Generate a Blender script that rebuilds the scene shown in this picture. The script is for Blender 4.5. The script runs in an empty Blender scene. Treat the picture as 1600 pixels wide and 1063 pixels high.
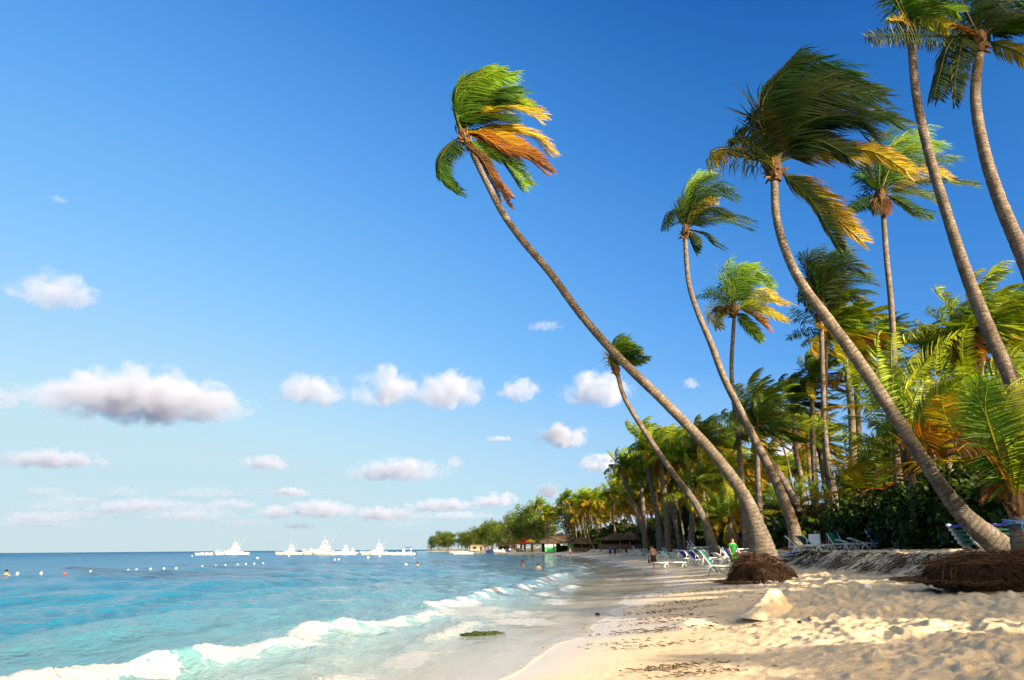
SKY_STR = 0.1
SUN_STR = 3.6
EXPOSURE = 2.1
SUNSIDE_FILL = 2.2
import bpy, bmesh, math, random
import numpy as np
from mathutils import Vector, Matrix

random.seed(7)
R = random.Random(11)
scene = bpy.context.scene
COL = scene.collection

# ------------------------------------------------------------------ camera
F = 1067.0
KS = 0.82                      # scale of the shore relative to the first survey
ZC = 2.2 * KS
PITCH = math.radians(17.0)
ROLL = math.atan(0.0083)
CAM = Vector((0, 0, ZC))
_f = Vector((0, math.cos(PITCH), math.sin(PITCH)))
_u0 = Vector((0, -math.sin(PITCH), math.cos(PITCH)))
_r0 = Vector((1, 0, 0))
_r = _r0 * math.cos(ROLL) - _u0 * math.sin(ROLL)
_u = _r0 * math.sin(ROLL) + _u0 * math.cos(ROLL)

cam_data = bpy.data.cameras.new("camera")
cam_data.sensor_width = 36.0
cam_data.lens = 24.0
cam_data.clip_start = 0.1
cam_data.clip_end = 60000
cam = bpy.data.objects.new("camera", cam_data)
COL.objects.link(cam)
cam.matrix_world = Matrix(((_r.x, _u.x, -_f.x, 0), (_r.y, _u.y, -_f.y, 0), (_r.z, _u.z, -_f.z, ZC), (0, 0, 0, 1)))
scene.camera = cam


def ray(px, py):
    d = _f + _r * ((px - 800) / F) + _u * ((531.5 - py) / F)
    return d / d.y


def at(px, py, D):
    """world point D metres ahead (along +Y) that the photograph shows at (px, py)"""
    return CAM + ray(px, py) * D


def mpp(D, px=800, py=700):
    """metres per photo pixel at depth D"""
    d = _f + _r * ((px - 800) / F) + _u * ((531.5 - py) / F)
    return D / d.y / F


# ------------------------------------------------------------------ noise
_rng = np.random.RandomState(5)
_perm = _rng.permutation(4096).astype(np.int64)
_val = _rng.rand(4096)


def vnoise(x, y, z=0.0):
    x = np.asarray(x, float); y = np.asarray(y, float)
    z = np.zeros_like(x) + z
    xi = np.floor(x).astype(np.int64); yi = np.floor(y).astype(np.int64); zi = np.floor(z).astype(np.int64)
    fx = x - xi; fy = y - yi; fz = z - zi
    fx = fx * fx * fx * (fx * (fx * 6 - 15) + 10); fy = fy * fy * fy * (fy * (fy * 6 - 15) + 10); fz = fz * fz * (3 - 2 * fz)

    def h(a, b, c):
        return _val[_perm[(_perm[(_perm[a & 4095] + b) & 4095] + c) & 4095]]
    out = 0
    for dz in (0, 1):
        wz = fz if dz else 1 - fz
        a = h(xi, yi, zi + dz) * (1 - fx) + h(xi + 1, yi, zi + dz) * fx
        b = h(xi, yi + 1, zi + dz) * (1 - fx) + h(xi + 1, yi + 1, zi + dz) * fx
        out = out + wz * (a * (1 - fy) + b * fy)
    return out * 2 - 1


def fbm(x, y, z=0.0, o=4, lac=2.07, gain=0.5):
    t = 0; a = 1.0; s = 0
    for i in range(o):
        t = t + a * vnoise(np.asarray(x) * lac ** i + 17.3 * i, np.asarray(y) * lac ** i - 9.1 * i, z * lac ** i if np.isscalar(z) else np.asarray(z) * lac ** i)
        s += a; a *= gain
    return t / s


# ------------------------------------------------------------------ terrain
_SY = [-400, -100, 0, 13, 30, 53, 80, 110, 172, 257, 414, 657, 745, 800, 30000]
_SX = [-60, -20, -3.6, -0.7, 3.2, 7.8, 11.3, 13.6, 15.4, 12, -14.7, -62, -106, 400, 12000]


def shore_x(y):
    return KS * np.interp(np.asarray(y, float) / KS, _SY, _SX)


def ucoord(x, y):
    y = np.asarray(y, float)
    sl = (shore_x(y + 2) - shore_x(y - 2)) / 4
    return (np.asarray(x, float) - shore_x(y)) / np.sqrt(1 + sl * sl)


def veg_u(y):
    return KS * np.interp(np.asarray(y, float) / KS, [-100, 20, 30, 42, 60, 100, 200, 800], [17, 15.5, 14.2, 13.4, 12.6, 12, 13, 16])


def ground(x, y):
    u = ucoord(x, y)
    uv = veg_u(y) + .8 * vnoise(np.asarray(y) / 7.0, np.asarray(x) / 9.0, 3.3)
    z = KS * np.interp(u / KS, [-4000, -300, -60, -20, -6, 0, 4, 8, 13, 17, 40, 200], [-14, -5.5, -2.6, -1.1, -0.42, 0, .34, .70, 1.02, 1.12, 1.25, 2.0])
    s = np.clip((u - uv + 1.9) / 1.9, 0, 1)
    s = s * s * (3 - 2 * s)
    return z + 0.66 * s


def gz(x, y):
    return float(ground(np.array([x]), np.array([y]))[0])


_DD = np.geomspace(6, 3000, 6000)


def hit(px, py):
    """where the photo pixel's ray meets the ground"""
    d = ray(px, py)
    z = ZC + d.z * _DD
    g = np.maximum(ground(d.x * _DD, _DD), 0.0)
    k = np.nonzero(z < g)[0]
    D = _DD[k[0]] if len(k) else 3000.0
    return Vector((d.x * D, D, max(gz(d.x * D, D), 0.0)))


# ------------------------------------------------------------------ mesh builder
class MB:
    def __init__(s):
        s.v = []; s.f = []; s.c = []; s.a = []; s.m = []

    def add(s, verts, faces, col=None, mat=0, along=None):
        o = len(s.v)
        s.v.extend([tuple(p) for p in verts])
        s.f.extend([tuple(i + o for i in f) for f in faces])
        s.m.extend([mat] * len(faces))
        if col is None:
            col = (1, 1, 1)
        if isinstance(col, list):
            s.c.extend(col)
        else:
            s.c.extend([col] * len(verts))
        if along is None:
            s.a.extend([0.0] * len(verts))
        else:
            s.a.extend(along)

    def box(s, c, d, rot=None, col=None, mat=0, taper=1.0):
        c = Vector(c); x, y, z = d[0] / 2, d[1] / 2, d[2] / 2
        vs = [Vector((a * x, b * y, e * z)) for e in (-1, 1) for a, b in ((-1, -1), (1, -1), (1, 1), (-1, 1))]
        vs = [Vector((p.x * (taper if p.z > 0 else 1), p.y * (taper if p.z > 0 else 1), p.z)) for p in vs]
        if rot is not None:
            vs = [rot @ p for p in vs]
        s.add([p + c for p in vs], [(3, 2, 1, 0), (4, 5, 6, 7), (0, 1, 5, 4), (1, 2, 6, 5), (2, 3, 7, 6), (3, 0, 4, 7)], col, mat)

    def tube(s, pts, rad, n=8, col=None, mat=0, cap=True, cols=None):
        pts = [Vector(p) for p in pts]
        if not hasattr(rad, '__len__'):
            rad = [rad] * len(pts)
        vs = []; al = []; L = 0; prev = None; cc = []
        for i, p in enumerate(pts):
            t = (pts[min(i + 1, len(pts) - 1)] - pts[max(i - 1, 0)])
            t = t.normalized() if t.length > 1e-9 else Vector((0, 0, 1))
            if prev is None:
                a = Vector((0, 0, 1)) if abs(t.z) < .9 else Vector((1, 0, 0))
                x = t.cross(a).normalized()
            else:
                x = (prev - t * prev.dot(t)).normalized()
            prev = x
            y = t.cross(x)
            if i:
                L += (p - pts[i - 1]).length
            for k in range(n):
                q = 2 * math.pi * k / n
                vs.append(p + (x * math.cos(q) + y * math.sin(q)) * rad[i]); al.append(L)
                if cols: cc.append(cols[i])
        fs = []
        for i in range(len(pts) - 1):
            for k in range(n):
                k2 = (k + 1) % n
                fs.append((i * n + k, i * n + k2, (i + 1) * n + k2, (i + 1) * n + k))
        if cap:
            fs.append(tuple(range(n - 1, -1, -1)))
            fs.append(tuple((len(pts) - 1) * n + k for k in range(n)))
        s.add(vs, fs, cc if cols else col, mat, al)

    def lathe(s, prof, n=16, c=(0, 0, 0), col=None, mat=0):
        c = Vector(c)
        s.tube([c + Vector((0, 0, z)) for r, z in prof], [max(r, .001) for r, z in prof], n, col, mat)

    def blob(s, c, r, col=None, mat=0, seg=8, ring=6):
        c = Vector(c)
        if not hasattr(r, '__len__'): r = (r, r, r)
        vs = []; fs = []
        for i in range(ring + 1):
            th = math.pi * i / ring
            for k in range(seg):
                ph = 2 * math.pi * k / seg
                vs.append(c + Vector((r[0] * math.sin(th) * math.cos(ph), r[1] * math.sin(th) * math.sin(ph), r[2] * math.cos(th))))
        for i in range(ring):
            for k in range(seg):
                k2 = (k + 1) % seg
                fs.append((i * seg + k, (i + 1) * seg + k, (i + 1) * seg + k2, i * seg + k2))
        s.add(vs, fs, col, mat)

    def mesh(s, name, mats, smooth=False):
        me = bpy.data.meshes.new(name)
        me.from_pydata(s.v, [], s.f)
        if not isinstance(mats, (list, tuple)): mats = [mats]
        for m in mats: me.materials.append(m)
        if len(mats) > 1: me.polygons.foreach_set("material_index", s.m)
        ca = me.attributes.new("col", 'FLOAT_COLOR', 'POINT')
        arr = np.ones((len(s.v), 4), np.float32); arr[:, :3] = np.array(s.c, np.float32)[:, :3]
        ca.data.foreach_set("color", arr.ravel())
        if any(s.a):
            aa = me.attributes.new("along", 'FLOAT', 'POINT'); aa.data.foreach_set("value", np.array(s.a, np.float32))
        if smooth: me.polygons.foreach_set("use_smooth", [True] * len(me.polygons))
        me.update()
        return me

    def build(s, name, mats, parent=None, smooth=False):
        return link(name, s.mesh(name, mats, smooth), parent)


def link(name, me, parent=None):
    o = bpy.data.objects.new(name, me)
    COL.objects.link(o)
    if parent is not None: o.parent = parent
    return o


def thing(name, label, cat, loc=(0, 0, 0), rz=0.0, group=None, sc=1.0):
    o = bpy.data.objects.new(name, None)
    COL.objects.link(o)
    o.empty_display_size = .2
    o.location = loc; o.rotation_euler = (0, 0, rz); o.scale = (sc, sc, sc)
    o['label'] = label; o['category'] = cat
    if group: o['group'] = group
    return o


def tag(o, label, cat, group=None):
    o['label'] = label; o['category'] = cat
    if group: o['group'] = group
    return o


def dup(root, loc, rz=0.0, sc=1.0, label=None, group=None):
    r = root.copy(); COL.objects.link(r)
    r.location = loc; r.rotation_euler = (0, 0, rz); r.scale = (sc, sc, sc) if not hasattr(sc, '__len__') else sc
    if label: r['label'] = label
    if group: r['group'] = group
    for ch in list(root.children):
        c = ch.copy(); COL.objects.link(c); c.parent = r
        for g in list(ch.children):
            d = g.copy(); COL.objects.link(d); d.parent = c
    return r


def structure(o, kind='structure'):
    o['kind'] = kind
    return o


def spline(pts, n):
    """Catmull-Rom through pts, n samples"""
    P = [Vector(p) for p in pts]
    P = [P[0] * 2 - P[1]] + P + [P[-1] * 2 - P[-2]]
    segs = len(P) - 3
    out = []
    for i in range(n):
        t = i / (n - 1) * segs
        k = min(int(t), segs - 1); f = t - k
        a, b, c, d = P[k:k + 4]
        out.append(.5 * ((2 * b) + (c - a) * f + (2 * a - 5 * b + 4 * c - d) * f * f + (3 * b - a - 3 * c + d) * f ** 3))
    return out


# ------------------------------------------------------------------ materials
def mat(name):
    m = bpy.data.materials.new(name)
    m.use_nodes = True
    nt = m.node_tree
    b = nt.nodes["Principled BSDF"]
    return m, nt, b


def N(nt, typ, **kw):
    n = nt.nodes.new(typ)
    for k, v in kw.items():
        if k in n.inputs.keys() if isinstance(k, str) else False:
            n.inputs[k].default_value = v
        else:
            setattr(n, k, v)
    return n


def noise_node(nt, scale, detail=4, rough=.55, coord=None, dist=0.0):
    n = nt.nodes.new('ShaderNodeTexNoise')
    n.inputs['Scale'].default_value = scale; n.inputs['Detail'].default_value = detail
    n.inputs['Roughness'].default_value = rough; n.inputs['Distortion'].default_value = dist
    if coord is not None: nt.links.new(coord, n.inputs['Vector'])
    return n


def ramp(nt, fac, stops, interp='LINEAR'):
    r = nt.nodes.new('ShaderNodeValToRGB')
    r.color_ramp.interpolation = interp
    e = r.color_ramp.elements
    while len(e) < len(stops): e.new(.5)
    for i, (p, c) in enumerate(stops):
        e[i].position = p
        e[i].color = (c, c, c, 1) if not hasattr(c, '__len__') else (*c, 1)
    if fac is not None: nt.links.new(fac, r.inputs['Fac'])
    return r


def mixc(nt, fac, a, b, mode='MIX'):
    n = nt.nodes.new('ShaderNodeMix'); n.data_type = 'RGBA'; n.blend_type = mode
    for sock, v in ((n.inputs[0], fac), (n.inputs[6], a), (n.inputs[7], b)):
        if hasattr(v, 'is_linked'): nt.links.new(v, sock)
        elif hasattr(v, '__len__'): sock.default_value = (*v, 1)
        else: sock.default_value = v
    return n.outputs[2]


def math_(nt, op, a, b=0.0):
    n = nt.nodes.new('ShaderNodeMath'); n.operation = op
    for i, v in enumerate((a, b)):
        if hasattr(v, 'is_linked'): nt.links.new(v, n.inputs[i])
        else: n.inputs[i].default_value = v
    return n.outputs[0]


def bump(nt, height, strength, dist, normal=None):
    b = nt.nodes.new('ShaderNodeBump')
    b.inputs['Strength'].default_value = strength; b.inputs['Distance'].default_value = dist
    nt.links.new(height, b.inputs['Height'])
    if normal is not None: nt.links.new(normal, b.inputs['Normal'])
    return b.outputs['Normal']


def simple(name, col, rough=.6, var=.25, scale=6, metal=0.0, spec=.4, bmp=0.0):
    """painted / fabric / plastic surface with a little procedural unevenness"""
    m, nt, b = mat(name)
    tc = nt.nodes.new('ShaderNodeTexCoord')
    n = noise_node(nt, scale, 5, .6, tc.outputs['Object'])
    lo = tuple(c * (1 - var) for c in col); hi = tuple(min(1, c * (1 + var * .5)) for c in col)
    r = ramp(nt, n.outputs['Fac'], [(.3, lo), (.7, hi)])
    nt.links.new(r.outputs['Color'], b.inputs['Base Color'])
    b.inputs['Roughness'].default_value = rough; b.inputs['Metallic'].default_value = metal
    b.inputs['Specular IOR Level'].default_value = spec
    if bmp: nt.links.new(bump(nt, n.outputs['Fac'], bmp, .02), b.inputs['Normal'])
    return m


def leaf_material(name, trans=.45, rough=.45, spec=.25):
    m, nt, b = mat(name)
    at_ = nt.nodes.new('ShaderNodeAttribute'); at_.attribute_name = 'col'
    nt.links.new(at_.outputs['Color'], b.inputs['Base Color'])
    b.inputs['Roughness'].default_value = rough
    b.inputs['Specular IOR Level'].default_value = spec
    tr = nt.nodes.new('ShaderNodeBsdfTranslucent')
    hs = nt.nodes.new('ShaderNodeHueSaturation'); hs.inputs['Saturation'].default_value = 1.15; hs.inputs['Value'].default_value = 1.15
    nt.links.new(at_.outputs['Color'], hs.inputs['Color']); nt.links.new(hs.outputs['Color'], tr.inputs['Color'])
    mx = nt.nodes.new('ShaderNodeMixShader'); mx.inputs['Fac'].default_value = trans
    nt.links.new(b.outputs[0], mx.inputs[1]); nt.links.new(tr.outputs[0], mx.inputs[2])
    nt.links.new(mx.outputs[0], nt.nodes['Material Output'].inputs['Surface'])
    return m


def attr_material(name, rough=.8, spec=.2, var=.3, scale=8, bmp=.4, bdist=.02):
    m, nt, b = mat(name)
    at_ = nt.nodes.new('ShaderNodeAttribute'); at_.attribute_name = 'col'
    tc = nt.nodes.new('ShaderNodeTexCoord')
    n = noise_node(nt, scale, 6, .65, tc.outputs['Object'])
    r = ramp(nt, n.outputs['Fac'], [(.3, 1 - var), (.7, 1 + var * .4)])
    nt.links.new(mixc(nt, 1.0, at_.outputs['Color'], r.outputs['Color'], 'MULTIPLY'), b.inputs['Base Color'])
    b.inputs['Roughness'].default_value = rough; b.inputs['Specular IOR Level'].default_value = spec
    nt.links.new(bump(nt, n.outputs['Fac'], bmp, bdist), b.inputs['Normal'])
    return m
# ------------------------------------------------------------------ sky and sun
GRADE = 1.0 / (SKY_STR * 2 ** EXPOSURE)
SUN_AZ = math.radians(138)      # clockwise from the view direction (+Y)
SUN_EL = math.radians(17)
TO_SUN = Vector((math.sin(SUN_AZ) * math.cos(SUN_EL), math.cos(SUN_AZ) * math.cos(SUN_EL), math.sin(SUN_EL)))

world = bpy.data.worlds.new("World")
scene.world = world
world.use_nodes = True
wt = world.node_tree
bg = wt.nodes['Background']
sky = wt.nodes.new('ShaderNodeTexSky')
sky.sky_type = 'NISHITA'
sky.sun_disc = False
sky.sun_elevation = SUN_EL
sky.sun_rotation = SUN_AZ
sky.altitude = 0
sky.ozone_density = 2.5
sky.dust_density = 1.0
sky.air_density = 0.8
# the Nishita sky graded as through a polarising filter: darkest and bluest at right angles to the sun
_tc = wt.nodes.new('ShaderNodeTexCoord')
_dot = wt.nodes.new('ShaderNodeVectorMath'); _dot.operation = 'DOT_PRODUCT'
wt.links.new(_tc.outputs['Generated'], _dot.inputs[0]); _dot.inputs[1].default_value = TO_SUN
_cos = _dot.outputs['Value']
_pol = math_(wt, 'ADD', math_(wt, 'MULTIPLY', math_(wt, 'MULTIPLY', _cos, _cos), 0.65), 0.35)
_bw = wt.nodes.new('ShaderNodeRGBToBW'); wt.links.new(sky.outputs[0], _bw.inputs[0])
_l = math_(wt, 'MULTIPLY', _bw.outputs[0], _pol)
_fac = math_(wt, 'MULTIPLY', math_(wt, 'ADD', math_(wt, 'LOGARITHM', _l, 2.0), 2.0), 0.25)
_rp = ramp(wt, _fac, [(0.0, (.007, .085, .37)), (.06, (.014, .112, .44)), (.15, (.03, .185, .57)), (.26, (.055, .26, .71)), (.42, (.11, .375, .87)),
                      (.62, (.21, .53, .99)), (.72, (.29, .615, 1.0)), (.93, (.50, .79, .98)), (1.0, (.55, .79, .92))])
_sep = wt.nodes.new('ShaderNodeSeparateXYZ'); wt.links.new(_tc.outputs['Generated'], _sep.inputs[0])
_hz = ramp(wt, _sep.outputs['Z'], [(0.0, 1.0), (.07, .38), (.24, 0.0)])
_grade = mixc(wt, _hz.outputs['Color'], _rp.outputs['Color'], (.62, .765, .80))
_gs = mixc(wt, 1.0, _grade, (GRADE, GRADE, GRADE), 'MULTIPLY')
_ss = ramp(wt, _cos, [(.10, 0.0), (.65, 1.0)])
_warm_fill = mixc(wt, 1.0, sky.outputs[0], (SUNSIDE_FILL * 1.5, SUNSIDE_FILL, SUNSIDE_FILL * .5), 'MULTIPLY')  # sky on the sun's side boosted and tinted warm as added fill light
_fin = mixc(wt, _ss.outputs['Color'], _gs, _warm_fill)
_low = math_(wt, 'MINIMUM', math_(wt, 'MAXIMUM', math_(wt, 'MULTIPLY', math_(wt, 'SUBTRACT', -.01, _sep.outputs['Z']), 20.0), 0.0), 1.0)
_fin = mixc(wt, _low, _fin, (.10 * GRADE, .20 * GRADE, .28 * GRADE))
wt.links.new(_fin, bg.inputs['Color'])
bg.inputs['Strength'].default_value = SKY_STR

sun_d = bpy.data.lights.new("sun", 'SUN')
sun_d.energy = SUN_STR
sun_d.angle = math.radians(0.5)
sun_d.color = (1.0, 0.84, 0.61)
sun = bpy.data.objects.new("sun", sun_d)
COL.objects.link(sun)
sun.rotation_euler = TO_SUN.to_track_quat('Z', 'Y').to_euler()

scene.render.engine = 'CYCLES'
scene.view_settings.view_transform = 'Standard'
scene.view_settings.look = 'None'
scene.view_settings.exposure = EXPOSURE
scene.view_settings.gamma = 1.0
c_ = scene.cycles
c_.use_denoising = True
c_.max_bounces = 8
c_.transparent_max_bounces = 12
c_.volume_bounces = 2
c_.use_adaptive_sampling = True
c_.adaptive_threshold = 0.01
# ------------------------------------------------------------------ polar sheets for land and sea
def polar_axes(nv, r0, nr_near, r_mid, nr_mid, r_far, nr_far, az_lo, az_hi):
    az = np.concatenate([np.linspace(math.radians(-180), math.radians(az_lo), 26)[:-1], np.linspace(math.radians(az_lo), math.radians(az_hi), nv), np.linspace(math.radians(az_hi), math.radians(180), 30)[1:]])
    # near rows evenly spaced as the eye foreshortens them (1/r), then geometric
    inv = np.linspace(1 / r0, 1 / r_mid, nr_near)
    r = np.concatenate([[0.6, 1.5, 3, 4.5, 6, 7], 1 / inv, np.geomspace(r_mid, 900, nr_mid)[1:], np.geomspace(900, r_far, nr_far)[1:]])
    return az, r


def grid_mesh(name, X, Y, Z, keep, m, attrs, smooth=True):
    nr, na = X.shape
    idx = np.arange(nr * na).reshape(nr, na)
    q = np.stack([idx[:-1, :-1], idx[:-1, 1:], idx[1:, 1:], idx[1:, :-1]], -1).reshape(-1, 4)
    q = q[:, ::-1]
    if keep is not None:
        kf = keep.ravel()
        q = q[kf[q].any(1)]
    used = np.zeros(nr * na, bool); used[q.ravel()] = True
    new = np.cumsum(used) - 1
    q = new[q]
    co = np.stack([X.ravel(), Y.ravel(), Z.ravel()], -1)[used]
    me = bpy.data.meshes.new(name)
    me.vertices.add(len(co)); me.vertices.foreach_set("co", co.astype(np.float32).ravel())
    me.loops.add(q.size); me.loops.foreach_set("vertex_index", q.astype(np.int32).ravel())
    me.polygons.add(len(q)); me.polygons.foreach_set("loop_start", (np.arange(len(q)) * 4).astype(np.int32))
    me.polygons.foreach_set("use_smooth", np.ones(len(q), bool))
    for k, v in attrs.items():
        a = me.attributes.new(k, 'FLOAT', 'POINT'); a.data.foreach_set("value", v.ravel()[used].astype(np.float32))
    me.materials.append(m)
    me.update(calc_edges=True); me.validate()
    return link(name, me)


# swash edge: how far the thin film of water runs up the sand
def swash_edge(y):
    y = y / KS
    return 0.5 + 1.0 * vnoise(y / 5.5, 0 * y + 2.2) + .35 * vnoise(y / 1.7, 0 * y + 8.1) + np.interp(y, [10, 13, 16, 22, 30, 40, 60, 90], [-.7, -.5, -.3, .2, 1.0, 1.9, 1.6, .6])


def sand_bumps(X, Y, r, u):
    dry = np.clip((u - 2.8) / 3.5, 0, 1)
    fade = np.clip(120 / np.maximum(r, 1), 0, 1)
    a = .05 * fbm(X / 1.4, Y / 1.4, 0.0, 3)
    foot = fbm(X / .38, Y / .38, 4.0, 3, gain=.58)
    foot = np.where(foot < -.12, -.12 - (foot + .12) * .3, foot)      # trodden hollows with soft rims
    fine = vnoise(X / .11, Y / .11, 7.0)
    near = np.clip(45 / np.maximum(r, 1), 0, 1)
    ripple = .012 * fbm(X / 3, Y / 3, 9.0, 2) * (1 - dry)
    big = .10 * fbm(X / 5.5, Y / 5.5, 6.0, 2)
    return dry * (a + big +   .15 * foot * fade + .032 * fine * near) + ripple


def sand_extra(X, Y):
    """the hollow dug beside the sand castle and the banks of sand round the palm roots"""
    z = np.zeros_like(X)
    for (cx, cy, h, s) in SAND_SPOTS:
        z = z + h * np.exp(-((X - cx) ** 2 + (Y - cy) ** 2) / (2 * s * s))
    return z


CASTLE = hit(1212, 962)
ROOT_A = hit(1200, 903)
ROOT_E = hit(1540, 906)
SAND_SPOTS = [(CASTLE.x - 1.0, CASTLE.y - .15, -.10, .45), (CASTLE.x - 1.75, CASTLE.y - .1, .14, .28), (CASTLE.x + .9, CASTLE.y - .1, .07, .35)]

# ---- sand material
def sand_material():
    m, nt, b = mat("beach_sand")
    geo = nt.nodes.new('ShaderNodeNewGeometry')
    P = geo.outputs['Position']
    wet = nt.nodes.new('ShaderNodeAttribute'); wet.attribute_name = 'wet'
    n1 = noise_node(nt, .7, 5, .6, P); n2 = noise_node(nt, 7, 6, .75, P); n3 = noise_node(nt, 60, 4, .7, P)
    dry = ramp(nt, n1.outputs['Fac'], [(.3, (.64, .50, .315)), (.7, (.76, .60, .40))])
    sp = ramp(nt, n2.outputs['Fac'], [(.30, .72), (.5, 1.0), (.75, 1.06)])
    c = mixc(nt, 1.0, dry.outputs['Color'], sp.outputs['Color'], 'MULTIPLY')
    gr = ramp(nt, n3.outputs['Fac'], [(.28, .62), (.42, 1.0)])
    c = mixc(nt, .8, c, mixc(nt, 1.0, c, gr.outputs['Color'], 'MULTIPLY'))
    # dry weed and twig fragments in the sand: dark flecks
    v = nt.nodes.new('ShaderNodeTexVoronoi'); v.inputs['Scale'].default_value = 4.2; nt.links.new(P, v.inputs['Vector'])
    fl = ramp(nt, v.outputs['Distance'], [(.05, 1.0), (.11, 0.0)])
    n4 = noise_node(nt, .45, 3, .6, P)
    gate = ramp(nt, n4.outputs['Fac'], [(.48, 0.0), (.62, 1.0)])
    dryness = ramp(nt, wet.outputs['Fac'], [(.0, 1.0), (.35, 0.0)])
    flm = math_(nt, 'MULTIPLY', math_(nt, 'MULTIPLY', fl.outputs['Color'], gate.outputs['Color']), dryness.outputs['Color'])
    c = mixc(nt, math_(nt, 'MULTIPLY', flm, .75), c, (.10, .055, .03))
    wetc = mixc(nt, n1.outputs['Fac'], (.54, .47, .38), (.64, .57, .47))
    c = mixc(nt, wet.outputs['Fac'], c, wetc)
    # leaf litter and soil under the palms
    soil = nt.nodes.new('ShaderNodeAttribute'); soil.attribute_name = 'soil'
    sc = ramp(nt, n2.outputs['Fac'], [(.3, (.035, .022, .012)), (.7, (.12, .075, .04))])
    c = mixc(nt, soil.outputs['Fac'], c, sc.outputs['Color'])
    nt.links.new(c, b.inputs['Base Color'])
    rr = ramp(nt, wet.outputs['Fac'], [(.15, .9), (.6, .36), (1.0, .15)])
    nt.links.new(rr.outputs['Color'], b.inputs['Roughness'])
    spc = ramp(nt, wet.outputs['Fac'], [(.2, .12), (.8, .85)])
    nt.links.new(spc.outputs['Color'], b.inputs['Specular IOR Level'])
    h = math_(nt, 'ADD', n2.outputs['Fac'], math_(nt, 'MULTIPLY', n3.outputs['Fac'], .35))
    bs = nt.nodes.new('ShaderNodeBump'); bs.inputs['Distance'].default_value = .10
    st = ramp(nt, wet.outputs['Fac'], [(.0, .75), (.5, .12), (.9, .02)])
    nt.links.new(st.outputs['Color'], bs.inputs['Strength']); nt.links.new(h, bs.inputs['Height'])
    nt.links.new(bs.outputs['Normal'], b.inputs['Normal'])
    return m


def build_land():
    az, r = polar_axes(620, 8.0, 330, 120, 90, 30000, 14, -40, 40)
    A, Rr = np.meshgrid(az, r)
    X = Rr * np.sin(A); Y = Rr * np.cos(A)
    u = ucoord(X, Y)
    Z = ground(X, Y) + sand_bumps(X, Y, Rr, u) + sand_extra(X, Y)
    e = swash_edge(Y)
    wet = np.clip((e + 2.2 + .8 * vnoise(Y / 4.0, X / 4.0) - u) / 2.6, 0, 1)
    uv = veg_u(Y)
    soil = np.clip((u - uv - 1.5 + 1.5 * vnoise(X / 2.0, Y / 2.0)) / 3.0, 0, 1)
    # the eroded bank below the palms, where roots and litter show
    bank = np.clip(1 - np.abs(u - uv + 1.3) / .9, 0, 1) * np.clip(fbm(X / 1.1, Y / 1.1, 2.0, 3) * 3 + .2, 0, 1)
    soil = np.maximum(soil, .75 * bank)
    o = grid_mesh("beach", X, Y, Z, None, sand_material(), {'wet': wet, 'soil': soil})
    return structure(o)


beach = build_land()


# ------------------------------------------------------------------ the sea
def crest_u(y):
    y = y / KS
    return KS * np.interp(y, [5, 10, 14, 22, 56, 120], [-7.6, -7.2, -6.7, -6.0, -4.4, -3.5]) + .7 * vnoise(y / 6.0, 0 * y + 1.5) + .45 * vnoise(y / 2.2, 0 * y + 4.5)


def crest_h(y):
    y = y / KS
    return .54 * np.interp(y, [7, 11, 13, 15.5, 17, 20, 23, 25, 28, 33, 42, 50, 60, 75, 110], [.40, .46, .50, .62, .46, .50, .46, .40, .42, .44, .40, .46, .44, .24, .1]) * (1 + .30 * vnoise(y / 1.5, 0 * y + .7) + .18 * vnoise(y / .5, 0 * y + 3.7))


_WAVES = []
_wr = random.Random(21)
for i in range(20):
    lam = 0.7 * 1.17 ** i
    th = math.radians(_wr.gauss(8, 32))
    _WAVES.append((2 * math.pi / lam * math.cos(th), 2 * math.pi / lam * math.sin(th), lam, .0125 * lam ** .50, _wr.uniform(0, 6.28)))


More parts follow.
